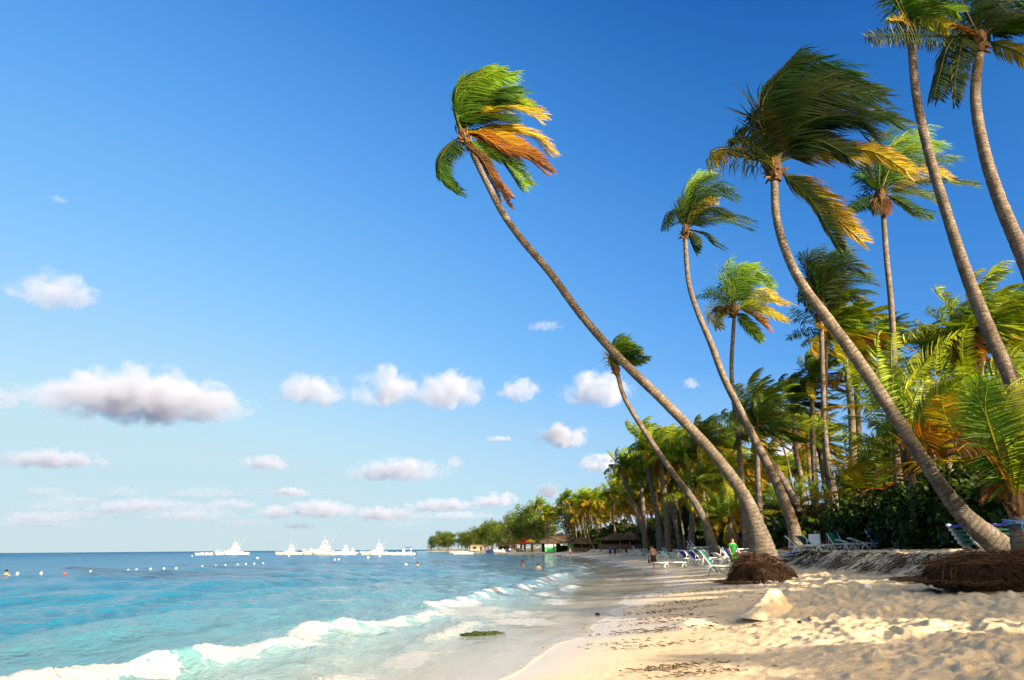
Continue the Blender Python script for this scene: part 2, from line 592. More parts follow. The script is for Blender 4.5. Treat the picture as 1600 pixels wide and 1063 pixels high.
def sea_fields(X, Y, Rr):
    u = ucoord(X, Y)
    g = ground(X, Y)
    e = swash_edge(Y)
    # chop, smaller in the shallows, dropping the wavelengths the sheet cannot carry far out
    deep = np.clip((-u - 1.0) / 16.0, 0.0, 1) ** .8
    z = np.zeros_like(X)
    wx = X + 1.8 * fbm(X / 13, Y / 13, 1.0, 2); wy = Y + 1.8 * fbm(X / 13, Y / 13, 5.0, 2)
    for kx, ky, lam, a, ph in _WAVES:
        vis = np.clip(lam * 22 / np.maximum(Rr, 1) * 1.0 - .25, 0, 1)
        p = np.sin(kx * wx + ky * wy + ph)
        z = z + a * vis * (p - .35 * (1 - p * p))
    z = z * (.22 + .78 * deep) * np.clip((-u + .5) / 3.0, 0, 1)
    # small swells standing up before they break
    for (uc, hh, wd, yc, yl) in ((-9.5, .20, 1.3, 20, 6), (-12, .22, 1.6, 33, 7), (-8.6, .24, 1.2, 33, 6), (-16, .2, 1.8, 24, 9), (-9.0, .2, 1.4, 60, 14), (-22, .2, 2, 40, 12)):
        z = z + hh * np.exp(-((u - uc - .8 * vnoise(Y / 5, X / 30)) / wd) ** 2) * np.exp(-((Y - yc) / yl) ** 2)
    # the breaker
    uc = crest_u(Y); h = crest_h(Y)
    d = u - uc
    prof = np.where(d < 0, np.exp(-(d / 1.25) ** 2), np.exp(-(np.abs(d) / .42) ** 1.7))
    brk = h * prof
    # second, broken line nearer the sand
    uc2 = -2.3 + .6 * vnoise(Y / 3.5, 0 * Y + 6.6)
    h2 = np.clip(vnoise(Y / 4.2, 0 * Y + 3.1) + np.interp(Y, [8, 11, 13, 16, 20, 26, 34, 60], [.6, .4, -.1, .2, .35, .2, .35, .2]), 0, 1) * .12
    d2 = u - uc2
    brk2 = h2 * np.where(d2 < 0, np.exp(-(d2 / .55) ** 2), np.exp(-(np.abs(d2) / .26) ** 1.6))
    # foam
    on = np.clip(np.interp(Y / KS, [7, 15.4, 16.6, 18.2, 19.2, 24, 25.5, 27.5, 30, 33, 40, 44, 52, 60, 66, 80, 100], [1, 1, .95, .8, 1, 1, .85, 1, 1, .85, .75, .95, 1, .8, .6, .6, .2]) + .25 * vnoise(Y / 1.1, 0 * Y), 0, 1)
    n = fbm(X / .55, Y / .55, 2.0, 4)
    n3 = fbm(X / 1.3, Y / 1.3, 6.0, 3)
    front = np.clip((.62 + .75 * n + .55 * n3 - d) / .45, 0, 1)                   # ragged skirt running down towards the sand
    back = np.clip((d + .10 + .35 * n3 + .18 * n) / .16, 0, 1)                     # glassy back of the wave stays clear
    body = .86 + .50 * fbm(X / .8, Y / .8, 14.0, 4) + .18 * n3
    core = front * back * np.clip(body, .25, .98) * np.clip((h - .08) / .1, 0, 1) * on
    core2 = np.where(d2 > -.15, np.clip((.55 + .3 * n - d2) / .25, 0, 1), np.clip(1 + (d2 + .15) / .12, 0, 1)) * np.clip((h2 - .02) / .05, 0, 1)
    trail = np.clip((fbm(X / 1.6, Y / 3.2, 8.0, 4) - .12) * 3.2, 0, 1) * np.clip((u + 5.2) / 1.2, 0, 1) * np.clip((e - u) / 1.2, 0, 1) * .70
    rim = np.clip(1 - np.abs(u - e + .10) / (.08 + .05 * n), 0, 1) * .5
    caps = np.clip((fbm(X / 2.5, Y / 5.0, 3.0, 3) - .45) * 5, 0, 1) * np.clip((-u - 60) / 60, 0, 1) * .5 * np.clip(1 - Rr / 500, 0, 1)
    foam = np.maximum.reduce([core * .95, core2 * .62, trail, rim, caps])
    near = np.clip(60 / np.maximum(Rr, 1), 0, 1)
    lump = np.abs(fbm(X / .26, Y / .26, 12.0, 5, gain=.6)) * .11 + .045 * fbm(X / .07, Y / .07, 3.0, 2)
    z = z + brk + brk2 + np.maximum(core, core2 * .6) * lump * near * np.clip(h / .4, .4, 1.2)
    # over the sand the sheet becomes a film
    film = g + .018 + .03 * np.clip((e - u) / 2, 0, 1) + .006 * vnoise(X / .5, Y / .5)
    over = np.clip((u + 2.0) / 1.5, 0, 1)
    z = np.maximum(z, film) * (1 - over) + np.maximum(film, z * (1 - over)) * over
    z = np.where(u > e, g - .05, z)
    depth = np.clip(-g, 0, 20) + .16 * brk
    return u, e, z, foam, depth


def sea_material():
    m, nt, b = mat("sea_water")
    geo = nt.nodes.new('ShaderNodeNewGeometry'); P = geo.outputs['Position']
    dp = nt.nodes.new('ShaderNodeAttribute'); dp.attribute_name = 'depth'
    fo = nt.nodes.new('ShaderNodeAttribute'); fo.attribute_name = 'foam'
    n0 = noise_node(nt, .05, 4, .6, P)
    dd = math_(nt, 'ADD', dp.outputs['Fac'], math_(nt, 'MULTIPLY', math_(nt, 'SUBTRACT', n0.outputs['Fac'], .5), math_(nt, 'MULTIPLY', dp.outputs['Fac'], 1.5)))
    fac = math_(nt, 'DIVIDE', dd, 6.0)
    cr = ramp(nt, fac, [(0.0, (.48, .43, .34)), (.03, (.27, .36, .33)), (.065, (.07, .18, .215)), (.14, (.005, .125, .225)), (.30, (.002, .098, .215)), (.6, (.001, .085, .205)), (1.0, (.001, .065, .18))])
    n1 = noise_node(nt, 5.0, 9, .74, P, .8); n2 = noise_node(nt, 22, 6, .75, P)
    fm = math_(nt, 'ADD', fo.outputs['Fac'], math_(nt, 'MULTIPLY', math_(nt, 'SUBTRACT', n1.outputs['Fac'], .5), 2.0))
    fr = ramp(nt, fm, [(.38, 0.0), (.56, .75), (.75, 1.0)])
    col = mixc(nt, fr.outputs['Color'], cr.outputs['Color'], (.46, .49, .53))
    nt.links.new(col, b.inputs['Base Color'])
    rd = ramp(nt, math_(nt, 'DIVIDE', dp.outputs['Fac'], 5.0), [(0.05, .05), (.5, .20), (1.0, .34)])
    ro = mixc(nt, fr.outputs['Color'], rd.outputs['Color'], (.75, .75, .75))
    nt.links.new(ro, b.inputs['Roughness'])
    b.inputs['IOR'].default_value = 1.33
    sd = ramp(nt, math_(nt, 'DIVIDE', dp.outputs['Fac'], 5.0), [(0.05, .30), (.4, .15), (1.0, .06)])
    spc = mixc(nt, fr.outputs['Color'], sd.outputs['Color'], (.12, .12, .12))
    nt.links.new(spc, b.inputs['Specular IOR Level'])
    # the film thins out to clear at the very edge
    al = ramp(nt, dp.outputs['Fac'], [(0.0, .30), (.10, .75), (.30, 1.0)])
    alpha = math_(nt, 'MAXIMUM', al.outputs['Color'], fr.outputs['Color'])
    nt.links.new(alpha, b.inputs['Alpha'])
    # wind ripples: finer close by, coarser far out
    def st(scale, sx, sy, det, rot=.15):
        mp = nt.nodes.new('ShaderNodeMapping'); mp.inputs['Scale'].default_value = (sx, sy, 1); mp.inputs['Rotation'].default_value = (0, 0, rot)
        nt.links.new(P, mp.inputs['Vector'])
        return noise_node(nt, scale, det, .6, mp.outputs['Vector'], .3)
    a1 = st(3.4, 1.0, .5, 5); a2 = st(1.0, 1.0, .5, 5, -.2); a3 = st(.22, 1.0, .5, 6, .1)
    dw = ramp(nt, dp.outputs['Fac'], [(.02, .10), (.5, .55), (1.5, 1.0)])
    nb = bump(nt, a3.outputs['Fac'], 0.9, 1.7)
    nb = bump(nt, a2.outputs['Fac'], 0.9, .50, nb)
    bb = nt.nodes.new('ShaderNodeBump'); bb.inputs['Distance'].default_value = .13
    nt.links.new(dw.outputs['Color'], bb.inputs['Strength']); nt.links.new(a1.outputs['Fac'], bb.inputs['Height']); nt.links.new(nb, bb.inputs['Normal'])
    # shallows calm: blend the far bumps out
    mxn = nt.nodes.new('ShaderNodeMix'); mxn.data_type = 'VECTOR'
    nt.links.new(ramp(nt, dp.outputs['Fac'], [(.05, .12), (.8, 1.0)]).outputs['Color'], mxn.inputs[0])
    nt.links.new(geo.outputs['Normal'], mxn.inputs[4]); nt.links.new(bb.outputs['Normal'], mxn.inputs[5])
    fb = bump(nt, n2.outputs['Fac'], .9, .10, None)
    mf = nt.nodes.new('ShaderNodeMix'); mf.data_type = 'VECTOR'
    nt.links.new(fr.outputs['Color'], mf.inputs[0]); nt.links.new(mxn.outputs[1], mf.inputs[4]); nt.links.new(fb, mf.inputs[5])
    nt.links.new(mf.outputs[1], b.inputs['Normal'])
    return m


def build_sea():
    az, r = polar_axes(640, 9.0, 430, 130, 150, 30000, 26, -42, 34)
    A, Rr = np.meshgrid(az, r)
    X = Rr * np.sin(A); Y = Rr * np.cos(A)
    u, e, z, foam, depth = sea_fields(X, Y, Rr)
    o = grid_mesh("sea", X, Y, z, u < e, sea_material(), {'foam': foam, 'depth': depth})
    return structure(o)


sea = build_sea()
# ------------------------------------------------------------------ palms
WIND = Vector((1.0, .12, -.05)).normalized()
GRAV = Vector((0, 0, -1))
M_LEAF = leaf_material("palm_leaf", .42, .48, .16)
M_BUSHLEAF = leaf_material("broad_leaf", .30, .50, .15)


def trunk_material():
    m, nt, b = mat("palm_bark")
    al = nt.nodes.new('ShaderNodeAttribute'); al.attribute_name = 'along'
    tc = nt.nodes.new('ShaderNodeTexCoord')
    n1 = noise_node(nt, 3.0, 6, .65, tc.outputs['Object']); n2 = noise_node(nt, 14, 5, .7, tc.outputs['Object'])
    # leaf-scar rings every ten or so centimetres, wobbling round the stem
    w = math_(nt, 'ADD', math_(nt, 'MULTIPLY', al.outputs['Fac'], 6.5), math_(nt, 'MULTIPLY', n1.outputs['Fac'], 1.6))
    fr = math_(nt, 'FRACT', w)
    ring = ramp(nt, fr, [(0.0, 0.0), (.10, .75), (.55, 1.0), (.92, .8), (1.0, 0.0)])
    base = ramp(nt, n1.outputs['Fac'], [(.28, (.055, .045, .036)), (.5, (.112, .093, .075)), (.72, (.205, .176, .145))])
    spk = ramp(nt, n2.outputs['Fac'], [(.3, .55), (.6, 1.1)])
    c = mixc(nt, 1.0, base.outputs['Color'], spk.outputs['Color'], 'MULTIPLY')
    c = mixc(nt, 1.0, c, ramp(nt, ring.outputs['Color'], [(0, .55), (.5, 1.0)]).outputs['Color'], 'MULTIPLY')
    nt.links.new(c, b.inputs['Base Color'])
    b.inputs['Roughness'].default_value = .85; b.inputs['Specular IOR Level'].default_value = .15
    h = math_(nt, 'ADD', ring.outputs['Color'], math_(nt, 'MULTIPLY', n2.outputs['Fac'], .9))
    nt.links.new(bump(nt, h, .8, .035), b.inputs['Normal'])
    return m


M_TRUNK = trunk_material()
M_FIBRE = attr_material("palm_fibre", .95, .1, .5, 14, .8, .03)

GREEN = (.026, .085, .008); LIME = (.12, .235, .008); YEL = (.37, .28, .012); ORA = (.28, .105, .010); BRN = (.075, .034, .014); DRK = (.008, .026, .004); DG = (.012, .050, .005)  # DRK and DG also carry the shade on the darker crowns


def lerp(a, b, t):
    return tuple(x + (y - x) * t for x, y in zip(a, b))


def jit(c, k):
    return tuple(max(0.002, x * k) for x in c)


def frond(mb, P, lmax, n, c0, c1, rnd, wide=.05, wind=.85, sag=.25, face=None, fold=.0, tipage=0.0, ragged=.06, thick=.035, blade=2):
    """one feather palm frond along polyline P (3-D): a tapering midrib with n leaflets a side, all streaming with the wind.
    c0 leaf colour at the stalk, c1 towards the tip; tipage browns the outer ends of the leaflets"""
    m = len(P)
    L = [0]
    for i in range(1, m): L.append(L[-1] + (P[i] - P[i - 1]).length)
    tot = L[-1]
    rc = lerp(c0, YEL, .30 if c0[1] > .05 else .12)
    mb.tube(P, [thick * (1 - .85 * l / tot) + .004 for l in L], 4, rc, cap=False)
    up = face if face is not None else Vector((0, 0, 1))

    def sample(t):
        x = t * tot
        k = 0
        while k < m - 2 and L[k + 1] < x: k += 1
        f = (x - L[k]) / max(1e-6, L[k + 1] - L[k])
        return P[k].lerp(P[k + 1], f), (P[k + 1] - P[k]).normalized()
    for i in range(n):
        t = .13 + .87 * (i + rnd.random() * .7) / n
        t = min(t, .995)
        p, T = sample(t)
        S = T.cross(up)
        if S.length < .05: S = T.cross(Vector((.3, 1, .2)))
        S.normalize()
        U = S.cross(T)
        env = (.42 + .58 * math.sin(math.pi * min(1, (t * .95 + .05)) ** .75)) if t < .8 else (.42 + .58 * math.sin(math.pi * (t * .95 + .05) ** .75))
        for sgn in (-1, 1):
            if rnd.random() < ragged: continue
            ln = lmax * max(.22, env) * rnd.uniform(.82, 1.08)
            gust = wind * rnd.uniform(.75, 1.2)
            D = (T * (.50 + .30 * t) + S * sgn * (1.0 - .35 * min(1, wind)) + U * rnd.uniform(.0, .25) + WIND * gust + GRAV * sag * rnd.uniform(.5, 1.3))
            D.normalize()
            D2 = (D + WIND * gust * .35 + GRAV * sag * .9 + T * .1).normalized()
            W = D.cross(U + Vector((rnd.uniform(-.5, .5), rnd.uniform(-.5, .5), rnd.uniform(-.5, .5))))
            if W.length < .05: W = D.cross(Vector((.2, .9, .3)))
            W = W.normalized() * (wide * .5 * rnd.uniform(.8, 1.2))
            k = rnd.uniform(.7, 1.3)
            ca = jit(lerp(c0, c1, min(1, max(0, t + rnd.uniform(-.15, .15)))), k)
            cb = lerp(ca, ORA if rnd.random() < .5 else BRN, min(1, tipage * rnd.uniform(.4, 1.3)))
            a = p; bq = p + D * ln * .5; e = bq + D2 * ln * .5
            if blade >= 2:
                cm = lerp(ca, cb, .3)
                mb.add([a - W * .45, a + W * .45, bq - W, bq + W, e], [(0, 1, 3, 2), (2, 3, 4)], [ca, ca, cm, cm, cb])
            else:
                mb.add([a - W, a + W, e + W * .25, e - W * .25], [(0, 1, 2, 3)], [ca, ca, cb, cb])


def heart(mb, c, r, axis, rnd, n=10):
    """the bud of a crown: sheathing stalk bases and torn fibre"""
    axis = axis.normalized()
    mb.tube([c - axis * r * 2.4, c - axis * r * 1.2, c, c + axis * r * 1.2, c + axis * r * 2.2], [r * .75, r * 1.0, r * 1.05, r * .8, r * .3], 9, (.07, .042, .022))
    for i in range(n):
        a = i * 2.4 + rnd.random()
        x = axis.cross(Vector((.3, .9, .1))).normalized(); y = axis.cross(x)
        d = (x * math.cos(a) + y * math.sin(a))
        p0 = c - axis * r * rnd.uniform(.2, 2.2) + d * r * .8
        p1 = p0 + d * r * rnd.uniform(.5, 1.3) + axis * r * rnd.uniform(-.9, 1.4)
        mb.tube([p0, p1], [r * .30, r * .10], 4, jit((.13, .075, .032), rnd.uniform(.4, 1.5)))


def coconuts(mb, c, r, rnd, n):
    for i in range(n):
        a = rnd.uniform(0, 6.28)
        mb.blob(c + Vector((math.cos(a) * r * 1.5, math.sin(a) * r * 1.5, -r * rnd.uniform(.4, 1.7))), (r * .42, r * .42, r * .52), jit((.16, .15, .03), rnd.uniform(.6, 1.3)), seg=7, ring=5)


def trunk_mesh(P, rad, rnd, sides=14):
    mb = MB()
    tot = sum((P[i + 1] - P[i]).length for i in range(len(P) - 1))
    n = max(24, int(tot / .16))
    Q = spline(P, n)
    m = len(rad)
    rr = []
    for i in range(n):
        t = i / (n - 1) * (m - 1); k = min(int(t), m - 2)
        rr.append((rad[k] + (rad[k + 1] - rad[k]) * (t - k)) * (1 + .014 * ((i % 2) * 2 - 1) + rnd.uniform(-.012, .012)))
    mb.tube(Q, rr, sides, (.25, .2, .15))
    # irregular cross-section and lumps
    for j, v in enumerate(mb.v):
        i = min(j // sides, n - 1)
        q = Q[i]; d = Vector(v) - q
        k = 1 + .03 * math.sin(3 * (j % sides) / sides * 6.28 + i * .07) + .02 * math.sin(1.7 * i + (j % sides))
        mb.v[j] = tuple(q + d * k)
    return mb


def root_mass(c, rx, ry, h, rnd, n, leanx=0.0, cone=.10):
    """the plinth of wiry roots left standing when the sea takes the sand away"""
    mb = MB()
    ph = [rnd.uniform(0, 6.28) for _ in range(4)]

    def outline(a, f):
        w = 1 + .13 * math.sin(2 * a + ph[0]) + .11 * math.sin(5 * a + ph[1]) + .06 * math.sin(11 * a + ph[2])
        # steep undercut sides, rounded shoulder, hollowed top
        return w * (1.0 - cone * f - .70 * max(0, f - .45) ** 1.4)

    def height(a, f):
        return h * (f ** .8) * (1 + .14 * math.sin(3 * a + ph[3]) + .08 * math.sin(9 * a))
    seg, ring = 56, 10
    vs = []; fs = []
    for i in range(ring + 1):
        f = i / ring
        for k in range(seg):
            a = 2 * math.pi * k / seg
            q = outline(a, f) * (.93 + rnd.uniform(-.04, .04))
            vs.append(Vector((math.cos(a) * rx * q + leanx * f, math.sin(a) * ry * q, height(a, f) * .96 - .15)))
    for i in range(ring):
        for k in range(seg):
            k2 = (k + 1) % seg
            fs.append((i * seg + k, i * seg + k2, (i + 1) * seg + k2, (i + 1) * seg + k))
    fs.append(tuple(ring * seg + k for k in range(seg)))
    mb.add(vs, fs, (.028, .017, .011))
    for i in range(n):
        a = rnd.uniform(0, 6.28)
        f = rnd.random()
        q = outline(a, f)
        p = Vector((math.cos(a) * rx * q + leanx * f, math.sin(a) * ry * q, height(a, f) - .12 + rnd.uniform(-.02, .05)))
        out = Vector((math.cos(a), math.sin(a), 0)); tan = Vector((-math.sin(a), math.cos(a), 0))
        big = rnd.random() < .10
        ln = rnd.uniform(.14, .42) * (2.0 if big else 1.0)
        s1 = rnd.gauss(0, .55); s2 = s1 + rnd.gauss(0, .6)
        if f > .62:          # on top: lying runners, sunlit top put into a lighter red-brown
            d1 = (out * rnd.uniform(-.2, .8) + tan * rnd.choice((-1, 1)) * rnd.uniform(.4, 1) + Vector((0, 0, rnd.uniform(-.25, .2)))).normalized()
            d2 = (d1 + tan * rnd.gauss(0, .6) + Vector((0, 0, -.2))).normalized()
            col = jit((.085, .048, .030), rnd.uniform(.3, 1.8))
        else:                # hanging fringe on the sides, shade put into a darker brown
            d1 = (out * rnd.uniform(.1, .7) + tan * s1 + Vector((0, 0, -rnd.uniform(.3, 1)))).normalized()
            d2 = (out * rnd.uniform(-.3, .5) + tan * s2 + Vector((0, 0, -rnd.uniform(.2, 1)))).normalized()
            col = jit((.042, .025, .016), rnd.uniform(.3, 1.8))
        e1 = p + d1 * ln * .5; e2 = e1 + d2 * ln * .5
        e1.z = max(e1.z, .0); e2.z = max(e2.z, -.03)
        w = rnd.uniform(.004, .0095) * (1.7 if big else 1)
        mb.tube([p, e1, e2], [w, w * .85, w * .3], 4, col, cap=False)
    # long runners creeping out over the sand
    for i in range(int(n * .05)):
        a = rnd.uniform(0, 6.28)
        p = Vector((math.cos(a) * rx * .95, math.sin(a) * ry * .95, .10))
        pts = [p]; d = Vector((math.cos(a), math.sin(a), 0))
        for k in range(5):
            d = (d + Vector((rnd.gauss(0, .35), rnd.gauss(0, .35), 0))).normalized()
            pts.append(pts[-1] + d * rnd.uniform(.08, .24)); pts[-1].z = .05 + rnd.uniform(-.04, .04)
        mb.tube(pts, [.014, .013, .011, .009, .006, .003], 4, jit((.075, .045, .028), rnd.uniform(.5, 1.5)), cap=False)
    for v in range(len(mb.v)):
        x, y, z = mb.v[v]; mb.v[v] = (x + c[0], y + c[1], z + c[2])
    return mb


def hero_palm(label, trunk_px, widths, D0, D1, fronds, center_px, zoom, seed, leaf=1.0, heart_r=.30, dense=3, n=46, wind=.85, group='tall palms leaning over the beach', roots=None, foot=None, ground_base=True, nuts=0, leaf_w=.055, part_name='frond', sag=.25):
    """a palm whose stem and fronds follow the outlines measured in the photograph, set out in depth from D0 at the foot to D1 at the crown"""
    rnd = random.Random(seed)
    zx, zy, zs = zoom
    m = len(trunk_px)
    if D0 is None:
        D0 = hit(*foot).y; D1 = D0 * D1
    P = [at(px, py, D0 + (D1 - D0) * i / (m - 1)) for i, (px, py) in enumerate(trunk_px)]
    if ground_base:
        b = P[0]; P[0] = Vector((b.x, b.y, gz(b.x, b.y) - .15))
    base = P[0].copy()
    th = thing('palm_tree', label, 'palm tree', base, group=group)
    k = [w * (.43 if i > 2 else .46) * mpp(D0 + (D1 - D0) * i / (m - 1), *trunk_px[i]) for i, w in enumerate(widths)]
    tb = trunk_mesh([p - base for p in P], k, rnd)
    tb.build('trunk', M_TRUNK, th, True)
    c = at(*center_px, D1)
    ax = (P[-1] - P[-2]).normalized()
    hb = MB(); heart(hb, c - base - ax * heart_r * .6, heart_r, ax, rnd, 16); hb.build('crown_heart', M_FIBRE, th)
    if nuts:
        nb = MB(); coconuts(nb, c - base - Vector((0, 0, heart_r)), heart_r, rnd, nuts); nb.build('coconut', M_FIBRE, th, True)
    view = (c - CAM).normalized()
    for pts, ca, cb, age, ll in fronds:
        for rep in range(dense):
            mb = MB()
            q = [(zx + x / zs, zy + y / zs) for x, y in pts]
            dd = rnd.uniform(-1, 1) * 1.6 + (0.9 * rep - .4)
            jx = rnd.uniform(-1, 1) * 7 * rep; jy = rnd.uniform(-1, 1) * 7 * rep
            mm = len(q)
            Pw = [c.copy()]
            pl = 0
            tl = sum(math.hypot(q[i + 1][0] - q[i][0], q[i + 1][1] - q[i][1]) for i in range(mm - 1))
            for i, (x, y) in enumerate(q):
                if i: pl += math.hypot(q[i][0] - q[i - 1][0], q[i][1] - q[i - 1][1])
                f = pl / tl
                if i == 0 and math.hypot(x - center_px[0], y - center_px[1]) < 14: continue
                Pw.append(at(x + jx * f, y + jy * f, D1 + dd * (f ** .8)))
            S = [p - base for p in spline(Pw, 16)]
            face = (-view * rnd.uniform(.2, 1.0) + Vector((0, 0, 1)) * rnd.uniform(.1, 1.0) + Vector((rnd.uniform(-.4, .4), 0, 0))).normalized()
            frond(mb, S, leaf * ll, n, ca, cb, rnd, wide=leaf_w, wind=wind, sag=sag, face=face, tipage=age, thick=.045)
            mb.build(part_name, M_LEAF, th)
    if roots:
        cx, cy, rx, ry, h, cnt, lx = roots
        hb_ = Vector((cx, cy, gz(cx, cy)))
        rm = root_mass(hb_ - base, rx, ry, h, rnd, cnt, lx)
        rm.build('root_mass', M_FIBRE, th)
    return th


# ---- crown A: the palm that leans far out over the water
Z1 = (640, 80, 3.937)
A_F = [
    ([(315, 500), (280, 380), (285, 230), (380, 150), (500, 85)], DRK, LIME, .2, .95),
    ([(315, 500), (285, 380), (300, 280), (400, 190), (530, 130)], GREEN, LIME, .15, 1.0),
    ([(315, 500), (290, 360), (360, 230), (500, 170), (640, 150)], GREEN, LIME, .1, 1.0),
    ([(315, 500), (295, 400), (380, 300), (500, 240), (650, 215)], GREEN, GREEN, .1, 1.0),
    ([(320, 500), (310, 420), (420, 350), (560, 280), (740, 330)], GREEN, LIME, .25, .9),
    ([(315, 490), (298, 400), (330, 370), (410, 358), (505, 368)], LIME, YEL, .7, .75),
    ([(325, 490), (390, 420), (500, 350), (600, 335), (720, 370), (800, 420)], GREEN, YEL, .5, .8),
    ([(330, 490), (420, 480), (600, 470), (760, 510), (880, 622)], YEL, YEL, .55, .85),
    ([(335, 500), (480, 490), (640, 555), (800, 628)], YEL, ORA, .6, .75),
    ([(330, 505), (430, 510), (560, 590), (740, 640), (880, 740)], ORA, BRN, .9, .6),
    ([(335, 510), (400, 520), (480, 580), (540, 640)], (.34, .10, .02), BRN, .9, .6),
    ([(335, 540), (440, 610), (550, 640), (640, 740), (710, 838)], GREEN, LIME, .2, .7),
    ([(320, 560), (270, 558), (195, 640), (185, 750), (250, 840), (320, 885)], DRK, GREEN, .1, .62),
    ([(340, 570), (440, 660), (500, 770), (560, 860), (608, 948)], BRN, BRN, .5, .35),
    ([(340, 570), (450, 680), (540, 800), (632, 905)], BRN, (.2, .09, .03), .5, .35),
    ([(318, 495), (288, 420), (330, 330), (450, 290), (600, 300)], DRK, GREEN, .1, 1.0),
    ([(318, 495), (300, 450), (400, 400), (520, 400), (640, 420)], DRK, GREEN, .15, .95),
    ([(318, 495), (280, 330), (300, 220), (420, 150), (560, 110)], GREEN, LIME, .15, .9),
]
palmA = hero_palm('tall palm leaning far out to the left over the water, wind-torn crown with orange fronds',
    [(1196, 893), (1191, 862), (1181, 820), (1160, 770), (1110, 703), (1042, 632), (985, 577), (940, 530), (900, 482), (860, 427), (815, 374), (785, 332), (760, 284), (738, 240)],
    [58, 46, 28, 22.5, 19, 17, 16, 15, 14, 13.5, 13, 12, 11, 10], None, .97, A_F, (722, 208), Z1, 101, leaf=1.7, heart_r=.22, wind=.95, n=58, foot=(1200, 903))

# ---- crown C: S-curved palm behind A
Z2 = (1000, 240, 3.323)
C_F = [
    ([(235, 370), (218, 310), (238, 190), (295, 90)], DG, LIME, .1, .9),
    ([(240, 370), (255, 250), (330, 140), (410, 112)], DRK, DG, .1, .95),
    ([(245, 375), (300, 260), (400, 200), (505, 230)], DRK, DG, .1, .9),
    ([(250, 380), (320, 300), (390, 290), (468, 320)], DRK, DRK, .1, .85),
    ([(260, 385), (320, 357), (450, 347), (590, 400)], DRK, DG, .1, .6),
    ([(255, 398), (320, 408), (370, 450), (425, 475)], DRK, DG, .2, .6),
    ([(228, 370), (190, 312), (150, 302), (130, 385)], DRK, DRK, .1, .6),
    ([(226, 368), (200, 300), (195, 235)], DRK, DG, .1, .7),
    ([(240, 370), (260, 300), (330, 242), (392, 236)], DG, YEL, .5, .7),
    ([(248, 395), (270, 430), (300, 472)], DRK, DG, .2, .55),
    ([(240, 365), (232, 260), (280, 155), (370, 105)], DG, LIME, .1, .9),
    ([(245, 370), (290, 235), (380, 175), (455, 195)], DRK, DG, .1, .9),
]
palmC = hero_palm('S-curved tall palm with a dark ragged crown, its foot right of the leaning palm',
    [(1244, 856), (1238, 818), (1212, 752), (1182, 692), (1156, 640), (1131, 590), (1110, 535), (1091, 490), (1078, 450), (1073, 412), (1071, 372)],
    [26, 20, 16, 14.5, 13.5, 12.5, 11.5, 10, 9, 8.5, 8], 50.0, 50.0, C_F, (1071, 358), Z2, 102, leaf=1.9, heart_r=.30, wind=.8, n=44)

# ---- crown D: slim straight palm
D_F = [
    ([(485, 780), (450, 700), (427, 625), (470, 556)], GREEN, LIME, .1, .75),
    ([(490, 780), (488, 690), (520, 605), (600, 580)], GREEN, LIME, .1, .9),
    ([(495, 780), (520, 680), (600, 612), (690, 682)], GREEN, LIME, .2, .9),
    ([(500, 785), (560, 730), (640, 712), (710, 748)], LIME, YEL, .4, .7),
    ([(500, 790), (580, 762), (680, 752), (770, 777)], LIME, YEL, .4, .6),
    ([(500, 795), (580, 790), (660, 820), (768, 868)], LIME, YEL, .5, .65),
    ([(500, 805), (560, 822), (620, 862), (680, 918)], YEL, ORA, .6, .7),
    ([(500, 810), (530, 860), (580, 912), (635, 968)], GREEN, LIME, .3, .7),
    ([(480, 790), (430, 742), (380, 712), (330, 722)], DRK, GREEN, .1, .6),
    ([(475, 800), (430, 800), (390, 842), (398, 905)], LIME, YEL, .5, .65),
    ([(480, 797), (420, 792), (402, 822)], BRN, DRK, .3, .5),
    ([(495, 780), (540, 660), (620, 642), (690, 692)], GREEN, LIME, .2, .85),
    ([(488, 780), (482, 660), (520, 590), (570, 572)], GREEN, LIME, .1, .85),
]
palmD = hero_palm('slim straight palm with a star-shaped crown of yellow-tipped fronds',
    [(1164, 850), (1160, 760), (1154, 690), (1146, 620), (1143, 575), (1145, 530), (1148, 492)],
    [12, 8.5, 7.5, 7.5, 7.5, 7, 6.5], 58, 58, D_F, (1147, 481), Z2, 103, leaf=1.9, heart_r=.32, wind=.6, n=40, leaf_w=.07)

# ---- crown B: thin leaning palm in front of it
Z7 = (920, 500, 2.659)
B_F = [
    ([(108, 190), (96, 150), (112, 100), (150, 80)], DG, LIME, .1, 1),
    ([(110, 190), (120, 130), (160, 102), (205, 122)], DG, LIME, .1, 1),
    ([(112, 195), (140, 160), (190, 147), (240, 166)], DRK, DG, .1, .8),
    ([(108, 190), (90, 160), (84, 150), (98, 200)], DG, YEL, .3, .7),
    ([(112, 192), (150, 142), (200, 127)], DRK, DG, .1, .9),
    ([(110, 190), (106, 140), (140, 97), (180, 105)], DG, LIME, .1, .9),
    ([(112, 198), (150, 177), (200, 170), (233, 172)], DRK, DG, .1, .7),
]
palmB = hero_palm('thin palm leaning left below the big stem, small ragged crown against a cloud',
    [(1119, 868), (1106, 826), (1086, 786), (1060, 750), (1031, 710), (1002, 666), (976, 622), (964, 582)],
    [21, 13, 12, 11.5, 10.5, 9.5, 8.5, 8], 60, 60, B_F, (961, 573), Z7, 104, leaf=1.7, heart_r=.28, wind=.85, n=34, leaf_w=.075)

